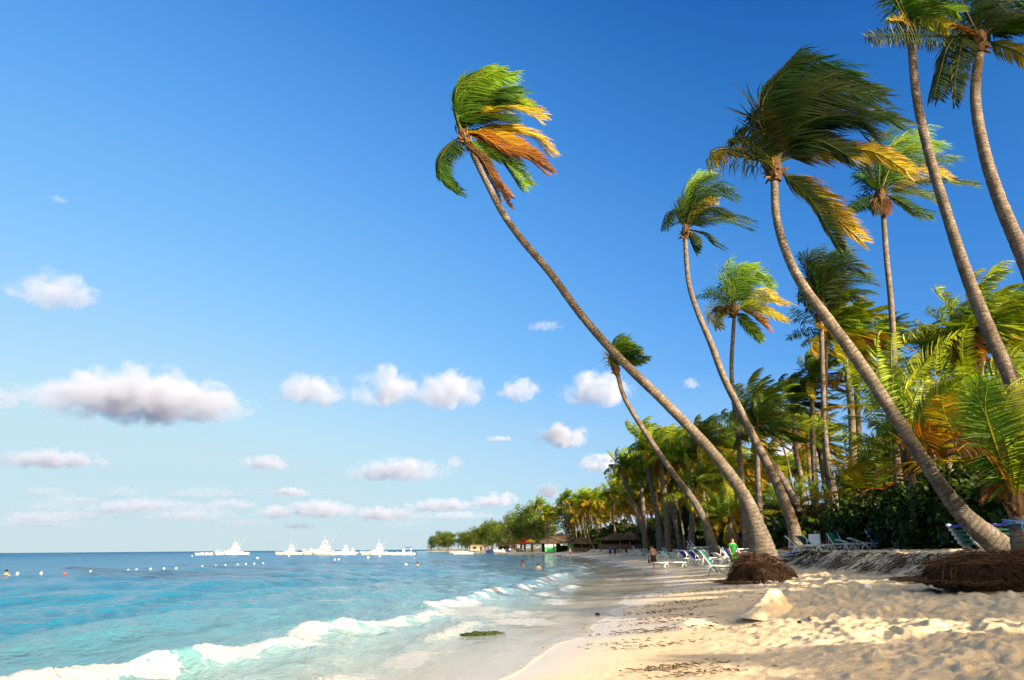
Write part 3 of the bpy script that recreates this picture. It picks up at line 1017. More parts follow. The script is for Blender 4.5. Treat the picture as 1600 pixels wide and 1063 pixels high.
# ---- crown E: the great palm in front on the right
Z3 = (1100, 50, 3.038)
E_F = [  # crown's shade put into dark leaf colours, its sunlit frond ends into yellow
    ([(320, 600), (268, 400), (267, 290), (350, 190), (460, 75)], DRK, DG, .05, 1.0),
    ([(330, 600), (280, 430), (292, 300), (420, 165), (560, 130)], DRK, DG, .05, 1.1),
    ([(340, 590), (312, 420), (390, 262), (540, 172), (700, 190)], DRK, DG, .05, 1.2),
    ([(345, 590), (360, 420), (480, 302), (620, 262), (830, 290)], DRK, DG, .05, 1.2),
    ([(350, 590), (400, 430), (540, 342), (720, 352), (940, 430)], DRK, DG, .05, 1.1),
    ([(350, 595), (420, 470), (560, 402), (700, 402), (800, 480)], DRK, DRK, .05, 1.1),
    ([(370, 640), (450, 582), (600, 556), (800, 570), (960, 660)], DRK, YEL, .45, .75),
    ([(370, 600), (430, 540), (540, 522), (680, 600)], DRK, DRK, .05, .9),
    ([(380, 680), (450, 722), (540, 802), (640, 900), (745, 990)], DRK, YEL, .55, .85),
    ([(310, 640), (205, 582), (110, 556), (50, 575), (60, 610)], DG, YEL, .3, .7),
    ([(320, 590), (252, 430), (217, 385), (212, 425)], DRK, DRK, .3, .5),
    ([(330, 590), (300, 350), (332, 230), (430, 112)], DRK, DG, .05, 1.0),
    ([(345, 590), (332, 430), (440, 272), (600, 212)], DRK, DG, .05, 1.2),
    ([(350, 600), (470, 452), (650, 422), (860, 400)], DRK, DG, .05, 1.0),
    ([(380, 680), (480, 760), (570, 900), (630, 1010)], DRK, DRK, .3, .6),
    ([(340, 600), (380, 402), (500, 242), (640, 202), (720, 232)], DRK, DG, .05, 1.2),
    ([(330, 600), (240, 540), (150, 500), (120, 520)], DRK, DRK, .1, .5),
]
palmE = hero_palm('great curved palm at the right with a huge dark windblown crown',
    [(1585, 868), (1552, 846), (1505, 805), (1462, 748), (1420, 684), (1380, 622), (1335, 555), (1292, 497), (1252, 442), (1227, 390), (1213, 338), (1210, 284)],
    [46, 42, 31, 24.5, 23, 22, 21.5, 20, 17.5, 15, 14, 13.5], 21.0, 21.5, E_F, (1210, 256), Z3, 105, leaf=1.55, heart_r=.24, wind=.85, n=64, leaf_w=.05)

# ---- crown F: straight palm behind E
Z4 = (1330, 0, 3.322)
F_F = [
    ([(140, 980), (92, 860), (122, 742), (250, 662)], DRK, GREEN, .1, 1),
    ([(145, 980), (150, 850), (240, 742), (340, 692)], GREEN, LIME, .1, 1.1),
    ([(150, 985), (200, 850), (320, 782), (430, 762)], GREEN, LIME, .2, 1.1),
    ([(155, 990), (250, 880), (400, 832), (520, 842)], DRK, GREEN, .1, .9),
    ([(160, 990), (260, 930), (400, 882), (520, 922)], DRK, YEL, .3, .8),
    ([(165, 1000), (300, 950), (480, 942), (670, 970)], DRK, GREEN, .3, .6),
    ([(165, 1005), (300, 985), (430, 1012), (500, 1063)], DRK, GREEN, .1, .6),
    ([(135, 990), (62, 930), (22, 902)], DRK, GREEN, .1, .6),
    ([(160, 1010), (230, 1032), (330, 1090), (420, 1120)], DRK, GREEN, .1, .6),
    ([(130, 1010), (60, 1032), (0, 1063), (-40, 1110)], DRK, GREEN, .1, .6),
    ([(140, 980), (62, 900), (52, 822)], DRK, GREEN, .1, .8),
    ([(142, 1010), (120, 1060), (130, 1110)], BRN, DRK, .3, .5),
    ([(150, 1010), (170, 1060), (180, 1110)], BRN, BRN, .3, .5),
    ([(150, 985), (180, 800), (280, 700), (400, 680)], GREEN, LIME, .1, 1.1),
    ([(150, 985), (230, 820), (350, 740), (480, 760)], GREEN, LIME, .1, 1.0),
]
palmF = hero_palm('straight grey-stemmed palm whose crown shows right behind the great dark crown',
    [(1408, 842), (1400, 700), (1396, 610), (1396, 540), (1392, 470), (1385, 400), (1380, 330)],
    [18, 12.5, 12, 11, 10, 9.5, 8.5], 42, 42, F_F, (1375, 302), Z4, 106, leaf=1.8, heart_r=.34, wind=.75, n=46)

# ---- crown G and H at the top right
G_F = [
    ([(300, 130), (270, 40), (230, -60), (240, -140)], GREEN, GREEN, .1, .8),
    ([(310, 120), (320, 0), (345, -150)], GREEN, LIME, .1, .9),
    ([(320, 120), (370, 20), (450, -40), (560, -40)], GREEN, LIME, .2, 1.0),
    ([(330, 130), (400, 60), (470, 32), (550, 60)], GREEN, LIME, .2, .9),
    ([(298, 130), (250, 102), (190, 100)], BRN, YEL, .6, .3),
    ([(310, 120), (300, -50), (380, -150), (500, -160)], GREEN, GREEN, .1, 1.0),
    ([(300, 130), (242, 20), (202, -80), (230, -160)], GREEN, DRK, .1, .8),
    ([(320, 120), (360, -20), (480, -90), (600, -80)], GREEN, LIME, .1, 1.0),
    ([(330, 140), (380, 110), (440, 110), (500, 150)], LIME, YEL, .3, .6),
]
palmG = hero_palm('thick ringed palm stem slanting down behind the young palms, crown cut by the top edge',
    [(1640, 860), (1620, 740), (1600, 655), (1578, 588), (1548, 522), (1512, 432), (1482, 342), (1452, 242), (1432, 152), (1424, 62)],
    [44, 32, 27, 26, 24, 21, 18, 16, 14.5, 14], 24, 25, G_F, (1423, 44), Z4, 107, leaf=1.35, heart_r=.26, wind=.75, n=44)
H_F = [
    ([(640, 225), (500, 187), (340, 177), (190, 180), (65, 192)], DG, DRK, .25, .6),
    ([(640, 195), (560, 182), (500, 250), (462, 380), (432, 500)], DRK, DRK, .1, .8),
    ([(640, 200), (590, 200), (560, 300), (540, 420), (540, 510)], DRK, DRK, .1, .7),
    ([(720, 215), (780, 240), (860, 267), (920, 320), (980, 400)], DG, YEL, .2, .7),
    ([(690, 180), (760, 130), (900, 108), (1060, 160)], DRK, DG, .1, 1.0),
    ([(670, 180), (680, 60), (720, -100)], DRK, DG, .1, .9),
    ([(650, 180), (600, 60), (545, -60), (520, -150)], DRK, DG, .1, .9),
    ([(680, 180), (740, 60), (860, 0), (1000, -20)], DRK, DG, .1, 1.1),
    ([(660, 180), (640, 0), (610, -150)], DRK, DG, .1, .9),
    ([(690, 190), (780, 102), (900, 62), (1050, 100)], DRK, DG, .1, 1.1),
    ([(640, 195), (570, 142), (520, 120)], BRN, BRN, .3, .3),
    ([(690, 190), (790, 150), (920, 150), (1040, 230)], DRK, DG, .1, .9),
]
palmH = hero_palm('palm at the right edge with a pale sunlit upper stem and dark hanging fronds',
    [(1745, 870), (1700, 680), (1660, 560), (1630, 480), (1600, 402), (1562, 312), (1537, 232), (1524, 152), (1531, 78)],
    [50, 36, 30, 28, 26, 22, 19, 17, 15.5], 23, 24, H_F, (1531, 60), Z4, 108, leaf=1.35, heart_r=.28, wind=.6, n=46, sag=.4)

# ---- I: pair of stems under one dark crown
Z5 = (1220, 360, 3.797)
I_F = [
    ([(230, 460), (182, 330), (132, 202), (112, 150)], DRK, DG, .1, .8),
    ([(232, 460), (202, 300), (232, 182), (330, 122)], DRK, DG, .1, 1.1),
    ([(235, 460), (232, 280), (290, 162), (380, 132)], DRK, DG, .1, 1.2),
    ([(238, 460), (270, 300), (370, 202), (480, 232)], DRK, DRK, .1, 1.1),
    ([(240, 460), (300, 330), (420, 262), (530, 272)], DRK, DG, .1, 1.0),
    ([(242, 465), (330, 382), (440, 352), (520, 362)], DRK, DG, .1, .9),
    ([(232, 465), (172, 380), (142, 332), (150, 420)], DRK, DG, .1, .7),
    ([(225, 465), (190, 452), (165, 462)], DRK, DRK, .1, .5),
    ([(240, 465), (280, 402), (380, 372), (460, 422)], DRK, DRK, .1, .9),
    ([(236, 460), (212, 320), (162, 182), (240, 132)], DRK, DG, .1, 1.1),
    ([(236, 460), (252, 262), (350, 152), (430, 172)], DRK, DG, .1, 1.2),
]
palmI = hero_palm('palm with a dense dark crown, stem rising beside a near twin stem from one foot',
    [(1300, 858), (1303, 780), (1291, 700), (1286, 600), (1283, 490)],
    [26, 13, 9.5, 8.5, 8], 50, 50, I_F, (1282, 483), Z5, 109, leaf=2.0, heart_r=.34, wind=.8, n=48, leaf_w=.06)
# ------------------------------------------------------------------ the rest of the palm grove
PAL_X = None


def auto_crown(seed, n_fronds, length, leaf, n_leaf, leaf_w, wind, pal, blade=2, elev=(80, -45), sag=.3, old=.25):
    """a whole windblown crown as one mesh, bud at the origin"""
    rnd = random.Random(seed)
    mb = MB()
    heart(mb, Vector((0, 0, -.25)), .26, Vector((0, 0, 1)), rnd, 8)
    for i in range(n_fronds):
        f = (i + .5) / n_fronds
        az = i * 2.39996 + rnd.uniform(-.3, .3)
        el = math.radians(elev[0] + (elev[1] - elev[0]) * f ** 1.1 + rnd.uniform(-10, 10))
        d = Vector((math.cos(az) * math.cos(el), math.sin(az) * math.cos(el), math.sin(el)))
        ln = length * rnd.uniform(.8, 1.1) * (.8 + .2 * math.sin(math.pi * f))
        p = Vector((0, 0, 0)); P = [p.copy()]
        st = 11
        for s in range(st):
            d = (d + (WIND * wind * 1.35 + GRAV * (sag * (.6 + .9 * s / st))) * (1.25 / st) * (.4 + 1.3 * s / st)).normalized()
            p = p + d * (ln / st); P.append(p.copy())
        if f > 1 - old:
            q = rnd.random()
            c0, c1, ag = (lerp(LIME, YEL, q), lerp(YEL, ORA, q), .6) if q < .85 else (ORA, BRN, .7)
        else:
            q = rnd.random()
            c0 = lerp(pal[0], pal[1], q * .6); c1 = lerp(pal[1], pal[2], q); ag = .15 + .2 * f
        face = (Vector((0, 0, 1)) + Vector((rnd.uniform(-.8, .8), rnd.uniform(-.8, .8), 0))).normalized()
        frond(mb, P, leaf, n_leaf, c0, c1, rnd, wide=leaf_w, wind=wind, sag=sag * .8, face=face, tipage=ag, thick=.04, blade=blade, ragged=.05)
    return mb


PAL_BRIGHT = ((.022, .08, .005), (.13, .235, .008), (.25, .27, .010)); PAL_MID = (DRK, (.06, .14, .006), (.14, .23, .008)); PAL_DARK = (DRK, GREEN, (.045, .09, .008))
CROWN_MID = [auto_crown(300 + i, 28, 3.9, 1.15, 42, .08, w, p, 2, old=o).mesh('crown', M_LEAF)
             for i, (w, p, o) in enumerate([(.85, PAL_BRIGHT, .25), (.75, PAL_MID, .2), (.9, PAL_DARK, .12), (.65, PAL_BRIGHT, .30), (.8, PAL_MID, .3), (.95, PAL_BRIGHT, .2)])]
CROWN_FAR = [auto_crown(340 + i, 24, 4.2, 1.45, 18, .20, w, p, 1, old=o).mesh('crown', M_LEAF)
             for i, (w, p, o) in enumerate([(.85, PAL_BRIGHT, .3), (.75, PAL_MID, .3), (.9, PAL_MID, .2), (.7, PAL_BRIGHT, .4), (1.0, PAL_BRIGHT, .2)])]
rf = random.Random(77)
_trunk_cache = {}


def grove_palm(pts, D, w_px, crown, sc, label, group, D1=None, cz=0.0):
    """one palm of the grove: stem through photo points (foot first) at depth D, crown on top"""
    D1 = D1 or D
    m = len(pts)
    P = [at(px, py, D + (D1 - D) * i / (m - 1)) for i, (px, py) in enumerate(pts)]
    b = P[0]
    P[0] = Vector((b.x, b.y, gz(b.x, b.y) - .1))
    base = P[0].copy()
    th = thing('palm_tree', label, 'palm tree', base, group=group)
    r = w_px * .5 * mpp(D)
    trunk_mesh([p - base for p in P], [r * 1.5, r * 1.05] + [r * (1 - .3 * i / m) for i in range(m)], rf, 9 if D < 90 else 7).build('trunk', M_TRUNK, th, True)
    c = link('crown', crown, th)
    c.location = P[-1] - base + Vector((0, 0, cz)); c.rotation_euler = (0, rf.uniform(-.12, .12), rf.uniform(-.45, .45)); c.scale = (sc, sc, sc)
    return th


# palms one can tell apart, each with its own label
CM, CF = CROWN_MID, CROWN_FAR
for pts, D, w, cr, sc, lab in [
    ([(1302, 858), (1296, 760), (1290, 700), (1289, 600), (1291, 515)], 52, 10, CM[4], .95, 'twin of the dark-crowned palm, thinner stem sharing one foot with it'),
    ([(1335, 850), (1333, 720), (1330, 640), (1322, 570), (1320, 520)], 56, 11, CM[0], 1.15, 'upright palm with yellow-green crown behind the dark twin-stem crown'),
    ([(1352, 850), (1345, 760), (1340, 640), (1338, 560)], 60, 10, CM[3], 1.1, 'upright palm hung with yellow fronds, stem right of the twin stems'),
    ([(1262, 845), (1245, 792), (1218, 742), (1192, 700), (1181, 640)], 58, 11, CM[5], 1.1, 'bright upright-fronded palm whose leaning stem crosses the S-curved one'),
    ([(1257, 850), (1256, 800), (1250, 740), (1243, 700), (1240, 630)], 66, 9, CM[2], 1.2, 'dark crown between the bright palm and the twin stems'),
    ([(1277, 850), (1274, 760), (1270, 680), (1268, 590)], 63, 9, CM[0], 1.0, 'lime-green palm with a glowing yellow heart, left of the twin stems'),
    ([(1188, 850), (1186, 780), (1184, 710), (1186, 668)], 54, 10, CM[2], 1.1, 'low dark-crowned palm under the bright one, beside the S-curved stem'),
    ([(1110, 850), (1102, 808), (1094, 740), (1094, 690)], 78, 9, CM[2], 1.15, 'dark tousled crown just above the leaning stem'),
    ([(1147, 845), (1136, 790), (1127, 735), (1124, 702)], 80, 9, CM[3], 1.0, 'yellowing palm with a slanting stem right of the thin leaning palm'),
    ([(1080, 850), (1081, 790), (1080, 740), (1078, 705)], 86, 8, CM[1], 1.0, 'palm with a pale straight stem left of the yellowing palm'),
    ([(1152, 850), (1150, 790), (1148, 720), (1146, 672)], 82, 8, CM[2], 1.1, 'dark crown tucked behind the S-curved stem'),
    ([(1044, 852), (1040, 800), (1034, 740), (1033, 708)], 92, 8, CM[5], 1.25, 'wide-crowned palm standing over the row of white chairs'),
    ([(1065, 853), (1052, 800), (1043, 750), (1042, 722)], 96, 8, CM[1], 1.1, 'palm with a left-leaning stem behind the wide-crowned one'),
    ([(1036, 850), (1024, 790), (1014, 740), (1012, 698)], 100, 8, CM[4], 1.1, 'tall palm leaning left at the edge of the nearer grove'),
    ([(1008, 845), (1005, 800), (1002, 750), (1001, 722)], 108, 7, CF[0], 1.1, 'pale straight-stemmed palm second from the edge of the nearer grove'),
    ([(1014, 830), (985, 775), (974, 745), (971, 728)], 112, 6, CF[4], .95, 'small-crowned palm leaning left in front of the grove edge against the sky'),
    ([(1030, 850), (1026, 800), (1022, 750), (1021, 730)], 104, 7, CF[2], 1.1, 'dark-headed palm wedged among the leaning stems by the clouds'),
    ([(1290, 760), (1284, 720), (1277, 690)], 75, 9, CM[1], 1.05, 'sloping palm half hidden behind the twin stems'),
    ([(1285, 850), (1268, 760), (1262, 700), (1258, 672)], 84, 8, CM[3], 1.0, 'thin-stemmed palm seen through the gap left of the twin stems'),
    ([(1398, 850), (1392, 700), (1386, 600), (1383, 530)], 62, 9, CM[2], .9, 'small dark crown behind the straight grey stem'),
    ([(1462, 840), (1455, 700), (1450, 600), (1447, 560)], 48, 10, CM[0], .95, 'sunlit palm with an upright crown left of the slanting ringed stem'),
    ([(1545, 840), (1538, 700), (1534, 600), (1531, 512)], 44, 12, CM[5], 1.45, 'big glowing yellow-green palm behind the slanting ringed stem'),
    ([(1512, 830), (1510, 700), (1507, 620), (1505, 555)], 46, 11, CM[3], 1.0, 'palm with orange hanging fronds below the big glowing one'),
    ([(1500, 840), (1498, 700), (1496, 600), (1496, 520)], 54, 9, CM[1], 1.05, 'feathery palm with upright blades against blue sky, left of the glowing one'),
    ([(1590, 850), (1588, 720), (1586, 600), (1584, 520)], 50, 11, CM[0], 1.3, 'sunlit palm cut by the right edge beyond the pale stem'),
]:
    grove_palm(pts, D, w, cr, sc, lab, 'palms of the nearer grove')

# young palms growing from the ground behind the great palm: long broad fronds from a low heart
YOUNG = [auto_crown(380 + i, 15, 5.6, 1.15, 46, .085, .55, p, 2, elev=(86, 5), sag=.30, old=.2).mesh('crown', M_LEAF) for i, p in enumerate([PAL_BRIGHT, PAL_MID, PAL_BRIGHT])]
for px, py, D, k, sc, lab in [
    (1418, 712, 33, 0, 1.05, 'young palm fanning lime fronds behind the great curved stem'),
    (1400, 640, 40, 2, 1.0, 'young palm with upright fronds at the foot of the grey straight stem'),
    (1523, 722, 31, 1, 1.1, 'young palm with reddish stalks above the dark bushes'),
    (1475, 690, 36, 2, 1.05, 'young palm between the great stem and the dark bushes'),
    (1560, 660, 38, 0, 1.0, 'young palm with one broad arching frond under the slanting stem'),
    (1345, 770, 44, 1, .9, 'dark young palm behind the twin stems'),
    (1320, 800, 52, 0, .8, 'young palm with yellow drooping fronds right of the twin stems'),
    (1232, 800, 60, 2, .75, 'young palm behind the S-curved foot'),
    (1140, 810, 66, 0, .75, 'young orange-tinged palm behind the leaning stem'),
    (1222, 800, 64, 1, .6, 'young palm crowded under the low dark crown'),
]:
    c = at(px, py, D)
    g = gz(c.x, c.y)
    th = thing('young_palm', lab, 'palm tree', (c.x, c.y, g), group='young palms under the grove')
    mb = MB(); hgt = max(.3, c.z - g)
    mb.tube([(0, 0, -.1), (0, 0, hgt * .5), (0, 0, hgt)], [.24, .2, .17], 9, (.2, .15, .1)); mb.build('trunk', M_TRUNK, th, True)
    o = link('crown', YOUNG[k], th); o.location = (0, 0, hgt); o.rotation_euler = (0, 0, rf.uniform(-3, 3)); o.scale = (sc,) * 3

# the young palm at the right edge with the bright arching frond
ZN = (1220, 600, 3.126)
N_F = [
    ([(1165, 560), (1120, 380), (1082, 230), (1110, 70), (1190, 10), (1290, -10)], LIME, (.36, .34, .03), .1, 1.15),
    ([(1150, 560), (1090, 400), (1020, 200), (960, 60), (960, -20)], GREEN, LIME, .3, .9),
    ([(1150, 560), (1080, 430), (1000, 330), (920, 290), (860, 330)], ORA, BRN, .6, .7),
    ([(1160, 560), (1180, 400), (1230, 250), (1330, 180)], LIME, YEL, .3, .9),
    ([(1155, 560), (1090, 480), (1030, 470), (1000, 540)], ORA, BRN, .6, .5),
    ([(1150, 560), (1060, 330), (1000, 130), (1010, 10)], GREEN, GREEN, .2, .9),
]
palmN = hero_palm('young palm at the right edge with one bright arching frond and a blue cord',
    [(1598, 862), (1592, 830), (1590, 795)], [34, 28, 26], 19.0, 19.0, N_F, (1588, 782), ZN, 131, leaf=1.25, heart_r=.22, wind=.45, n=56, leaf_w=.035, group='young palms under the grove')

# ---- far palms along the bay: many alike, so one kind with shared labels per stretch
far_trunks = []
for i in range(7):
    lean = rf.uniform(-.2, .55); H = 1.0
    P = [Vector((-lean * 14 * (t ** 1.0) + .9 * math.sin(t * 3 + i), .3 * math.sin(2 * t + i), 14 * t)) for t in (0, .2, .4, .6, .8, 1)]
    P[0].x = 0; P[0].z = -.3
    mb = trunk_mesh(P, [.27, .19, .165, .15, .14, .13], rf, 6)
    far_trunks.append((mb.mesh('trunk', M_TRUNK, True), P[-1]))


def far_palm(x, y, h, label, group, crowns=CF):
    th = thing('palm_tree', label, 'palm tree', (x, y, gz(x, y)), group=group)
    me, top = far_trunks[rf.randrange(7)]
    k = h / 14
    t = link('trunk', me, th); t.scale = (k * 1.0, k * 1.0, k)
    c = link('crown', crowns[rf.randrange(len(crowns))], th)
    c.location = (top.x * k, top.y * k, top.z * k); c.rotation_euler = (0, rf.uniform(-.15, .15), rf.uniform(-.5, .5))
    s = rf.uniform(.85, 1.2); c.scale = (s, s, s)
    return th


STRETCH = [(57, 90, 16, 11.5, 'sunlit palm in the thick of the grove behind the beach chairs', 'palms in the thick of the grove'),
           (90, 156, 52, 15.5, 'windblown palm in the line along the middle of the bay', 'palms along the middle of the bay'),
           (156, 275, 64, 16.5, 'distant windblown palm above the thatched huts', 'distant palms above the huts')]
for y0, y1, n, H, lab, grp in STRETCH:
    for i in range(n):
        y = y0 + (y1 - y0) * (i + rf.random()) / n
        inland = rf.uniform(0, 1) ** 1.3
        x = float(shore_x(y)) + float(veg_u(y)) + 1 + inland * 26
        h = H * rf.uniform(.55, 1.0) * (1 + .14 * inland)
        if y < 90 and (x / y < .215 or .33 < x / y < .49): continue
        far_palm(x, y, h, lab, grp, CF if y > 88 else CM)

for i in range(34):
    y = 46 + 70 * (i + rf.random()) / 34
    x = float(shore_x(y)) + float(veg_u(y)) + 2.5 + rf.random() ** 1.4 * 16
    if .33 < x / y < .50: continue
    far_palm(x, y, rf.uniform(2.5, 6.0), 'short bright young palm filling the grove between the tall stems', 'short young palms in the grove', CM)

# ---- wispy broad trees at the point (casuarinas): clouds of fine sprays blown one way
def spray_tree(seed, h, w):
    rnd = random.Random(seed)
    mb = MB()
    clumps = []
    for i in range(26):
        t = rnd.random() ** .8
        a = rnd.uniform(0, 6.28); rr = w * .5 * (1 - .55 * t) * rnd.random() ** .5
        clumps.append((Vector((math.cos(a) * rr + .08 * h * t, math.sin(a) * rr, h * (.18 + .78 * t))), w * rnd.uniform(.13, .24), rnd.uniform(.5, 1.5)))
    for c, r, k in clumps:
        for j in range(46):
            d = Vector((rnd.gauss(0, 1), rnd.gauss(0, 1), rnd.gauss(0, .8))).normalized()
            p = c + d * r * rnd.random() ** .4
            D = (WIND * .9 + Vector((rnd.gauss(0, .5), rnd.gauss(0, .5), rnd.gauss(.45, .5)))).normalized()
            ln = rnd.uniform(.7, 1.7)
            W = D.cross(Vector((rnd.gauss(0, 1), rnd.gauss(0, 1), rnd.gauss(0, 1)))).normalized() * rnd.uniform(.12, .22)
            col = jit(lerp((.022, .055, .008), (.11, .135, .010), rnd.random() ** 1.7), k)
            mb.add([p - W, p + W, p + D * ln + W * .1], [(0, 1, 2)], col)
    tr = MB()
    tr.tube([(0, 0, -.3), (.1, 0, h * .3), (.4, 0, h * .7)], [.4, .3, .1], 6, (.14, .10, .07))
    for i in range(7):
        c = clumps[i][0]
        tr.tube([(.15, 0, h * .25), c * .6 + Vector((0, 0, h * .12)), c], [.16, .1, .03], 4, (.14, .10, .07), cap=False)
    return mb.mesh('crown', M_LEAF), tr.mesh('trunk', M_TRUNK)


SPRAY = [spray_tree(400 + i, 17, 13) for i in range(4)]
for i in range(66):
    y = 262 + min(i, 55) * 6.0 + max(0, i - 55) * .8 + rf.uniform(-4, 4)
    x = float(shore_x(y)) + float(veg_u(y)) - 4 + rf.uniform(0, 20)
    k = rf.randrange(4)
    s = rf.uniform(.85, 1.2) * (.92 - .14 * min(i, 53) / 53)
    if i > 60: s *= .9
    th = thing('wispy_tree', 'wispy dark-green tree blown to one side on the far point', 'tree', (x, y, gz(x, y)), rf.uniform(-.5, .5), group='wispy trees on the far point', sc=s)
    link('trunk', SPRAY[k][1], th); link('crown', SPRAY[k][0], th)

# ---- bushes
def bush_mesh(seed, n, rx, ry, rz, leaf, pal):
    rnd = random.Random(seed)
    mb = MB()
    lobes = [(Vector((rnd.uniform(-.65, .65) * rx, rnd.uniform(-.6, .6) * ry, rz * rnd.uniform(.25, .75))), rnd.uniform(.35, .6), rnd.uniform(.65, 1.35)) for _ in range(9)]
    for i in range(n):
        c, r, k = lobes[rnd.randrange(9)]
        d = Vector((rnd.gauss(0, 1), rnd.gauss(0, 1), rnd.gauss(0, 1))).normalized()
        p = c + Vector((d.x * rx, d.y * ry, d.z * rz)) * r * (rnd.random() ** .35)
        if p.z < .05: p.z = rnd.uniform(.05, .6)
        nrm = (d + Vector((rnd.gauss(0, .6), rnd.gauss(0, .6), rnd.gauss(.3, .6)))).normalized()
        a = nrm.cross(Vector((rnd.gauss(0, 1), rnd.gauss(0, 1), rnd.gauss(0, 1)))).normalized(); b2 = nrm.cross(a)
        s = leaf * rnd.uniform(.6, 1.25)
        col = jit(lerp(pal[0], pal[1], rnd.random() ** 1.5), k * rnd.uniform(.75, 1.25))
        if rnd.random() < .03: col = (.13, .17, .010)  # a few sunlit leaves, their light put in as bright colour
        pts = [p + (a * math.cos(q) + b2 * math.sin(q) * .85) * s + nrm * (.12 * s if j % 2 else 0) for j, q in enumerate((0, 1.05, 2.1, 3.14, 4.19, 5.24))]
        mb.add(pts, [(0, 1, 2, 3), (0, 3, 4, 5)], col)
    st = MB()
    for i in range(11):
        a = rnd.uniform(0, 6.28)
        c = lobes[rnd.randrange(9)][0]
        p0 = Vector((math.cos(a) * rx * .3 + rnd.uniform(-.4, .4) * rx, math.sin(a) * ry * .3, -.1))
        st.tube([p0, p0.lerp(c, .5) + Vector((rnd.uniform(-.2, .2), rnd.uniform(-.2, .2), .1)), c], [.05, .04, .015], 5, jit((.17, .115, .07), rnd.uniform(.5, 1.4)), cap=False)
    return mb.mesh('foliage', M_BUSHLEAF), st.mesh('stem', M_FIBRE)


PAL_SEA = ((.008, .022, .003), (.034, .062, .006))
BUSH = [bush_mesh(500 + i, 3800, 2.2, 1.6, 2.5, .105, PAL_SEA) for i in range(3)]
UNDER = [bush_mesh(520 + i, 1300, 3.0, 2.4, 3.2, .30, ((.008, .022, .005), (.05, .075, .008))) for i in range(3)]


def bush(name, lab, grp, x, y, s, lib, k, cat='bush'):
    th = thing(name, lab, cat, (x, y, gz(x, y) - .05), rf.uniform(0, 6.28), group=grp, sc=s)
    f, st = lib[k]
    link('foliage', f, th); link('stem', st, th)
    return th


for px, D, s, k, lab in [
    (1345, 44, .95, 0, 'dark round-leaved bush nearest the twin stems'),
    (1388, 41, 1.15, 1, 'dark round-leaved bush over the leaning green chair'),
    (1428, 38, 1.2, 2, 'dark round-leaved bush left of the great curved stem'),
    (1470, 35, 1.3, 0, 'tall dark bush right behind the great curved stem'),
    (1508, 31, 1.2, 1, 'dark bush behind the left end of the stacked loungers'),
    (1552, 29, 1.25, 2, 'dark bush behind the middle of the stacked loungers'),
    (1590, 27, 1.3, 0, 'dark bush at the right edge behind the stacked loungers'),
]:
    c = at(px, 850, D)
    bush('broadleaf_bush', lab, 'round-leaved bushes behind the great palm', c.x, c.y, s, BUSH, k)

und = 0
for y0, y1, n, w in ((36, 51, 16, 12), (51, 90, 40, 26), (90, 164, 64, 24), (164, 283, 70, 24)):
    for i in range(n):
        y = y0 + (y1 - y0) * (i + rf.random()) / n
        x = float(shore_x(y)) + float(veg_u(y)) + (5.5 if y < 75 else 4.0) + (rf.random() ** 1.3) * w
        if y < 51: x += 5
        bush('shrub', {51: 'dark shrub in the shade behind the nearer palm stems', 90: 'dark shrub at the back of the grove behind the chairs', 164: 'dark shrub under the palms along the bay'}.get(y1, 'distant dark shrub under the palms by the huts'),
             {51: 'shrubs behind the nearer stems', 90: 'shrubs at the back of the grove', 164: 'shrubs along the bay'}.get(y1, 'distant shrubs by the huts'), x, y, rf.uniform(.55, 1.0) * (1 if y < 75 else 1.7), UNDER, rf.randrange(3))

# ---- the grove goes on behind the photographer: it is what throws the long shadows over the sand
def shade_row():
    g = 'palms behind the photographer'
    for (x, y, h, k) in SHADE_PALMS:
        th = thing('palm_tree', 'palm of the grove beside the photographer, outside the picture', 'palm tree', (x, y, gz(x, y)), group=g)
        me, top = far_trunks[k % 7]
        t = link('trunk', me, th); q = h / 14; t.scale = (q, q, q)
        c = link('crown', CROWN_MID[k % 6], th); c.location = top * q; c.scale = (1.25,) * 3
    for (x, y, s, k) in SHADE_BUSHES:
        bush('shrub', 'tall shrub beside the photographer, outside the picture', 'shrubs behind the photographer', x, y, s, UNDER, k)


SHADE_PALMS = []; SHADE_BUSHES = []
rs = random.Random(9)
for i in range(16):
    y = -34 + i * 3.1
    if i == 10: continue          # the gap that lets a strip of sun through to the sand
    SHADE_BUSHES.append((19.5 + rs.uniform(0, 2.5) + max(0, y) * .70, y + (-3.0 if i == 9 else 2.0 if i == 11 else 0), rs.uniform(1.35, 1.75), i % 3))
for i, (x, y, h) in enumerate([(30, -1, 24.5), (27.5, 2, 23), (34, -5, 26.5), (37, 7, 27)]):
    SHADE_PALMS.append((x, y, h, i))
shade_row()
# ------------------------------------------------------------------ materials of the beach things
M_WHITE = simple("white_plastic", (.62, .62, .60), .35, .12, 8)
M_HULL = simple("white_gelcoat", (.44, .438, .43), .25, .08, 2)
M_BLUEF = simple("blue_mesh_fabric", (.008, .03, .34), .6, .25, 20)
M_GREENF = simple("green_mesh_fabric", (.008, .13, .10), .6, .3, 20)
M_BLACKF = simple("black_mesh_fabric", (.02, .022, .03), .6, .3, 20)
M_GLASS = simple("dark_window", (.02, .025, .03), .1, .2, 3)
M_STEEL = simple("polished_tube", (.70, .70, .70), .3, .1, 5, .6)
M_THATCH = attr_material("thatch", .95, .08, .55, 16, .9, .05)
M_WOOD = attr_material("weathered_wood", .85, .15, .4, 10, .5, .02)
M_SKIN = simple("skin", (.36, .17, .09), .5, .2, 5)
M_SKIN2 = simple("fair_skin", (.56, .33, .22), .5, .15, 5)
M_CLOTH = attr_material("cloth", .85, .1, .3, 15, .3, .01)
M_PAINT = attr_material("painted_board", .55, .3, .2, 6, .2, .01)
M_WEED = attr_material("beach_wrack", .9, .15, .5, 25, .8, .02)

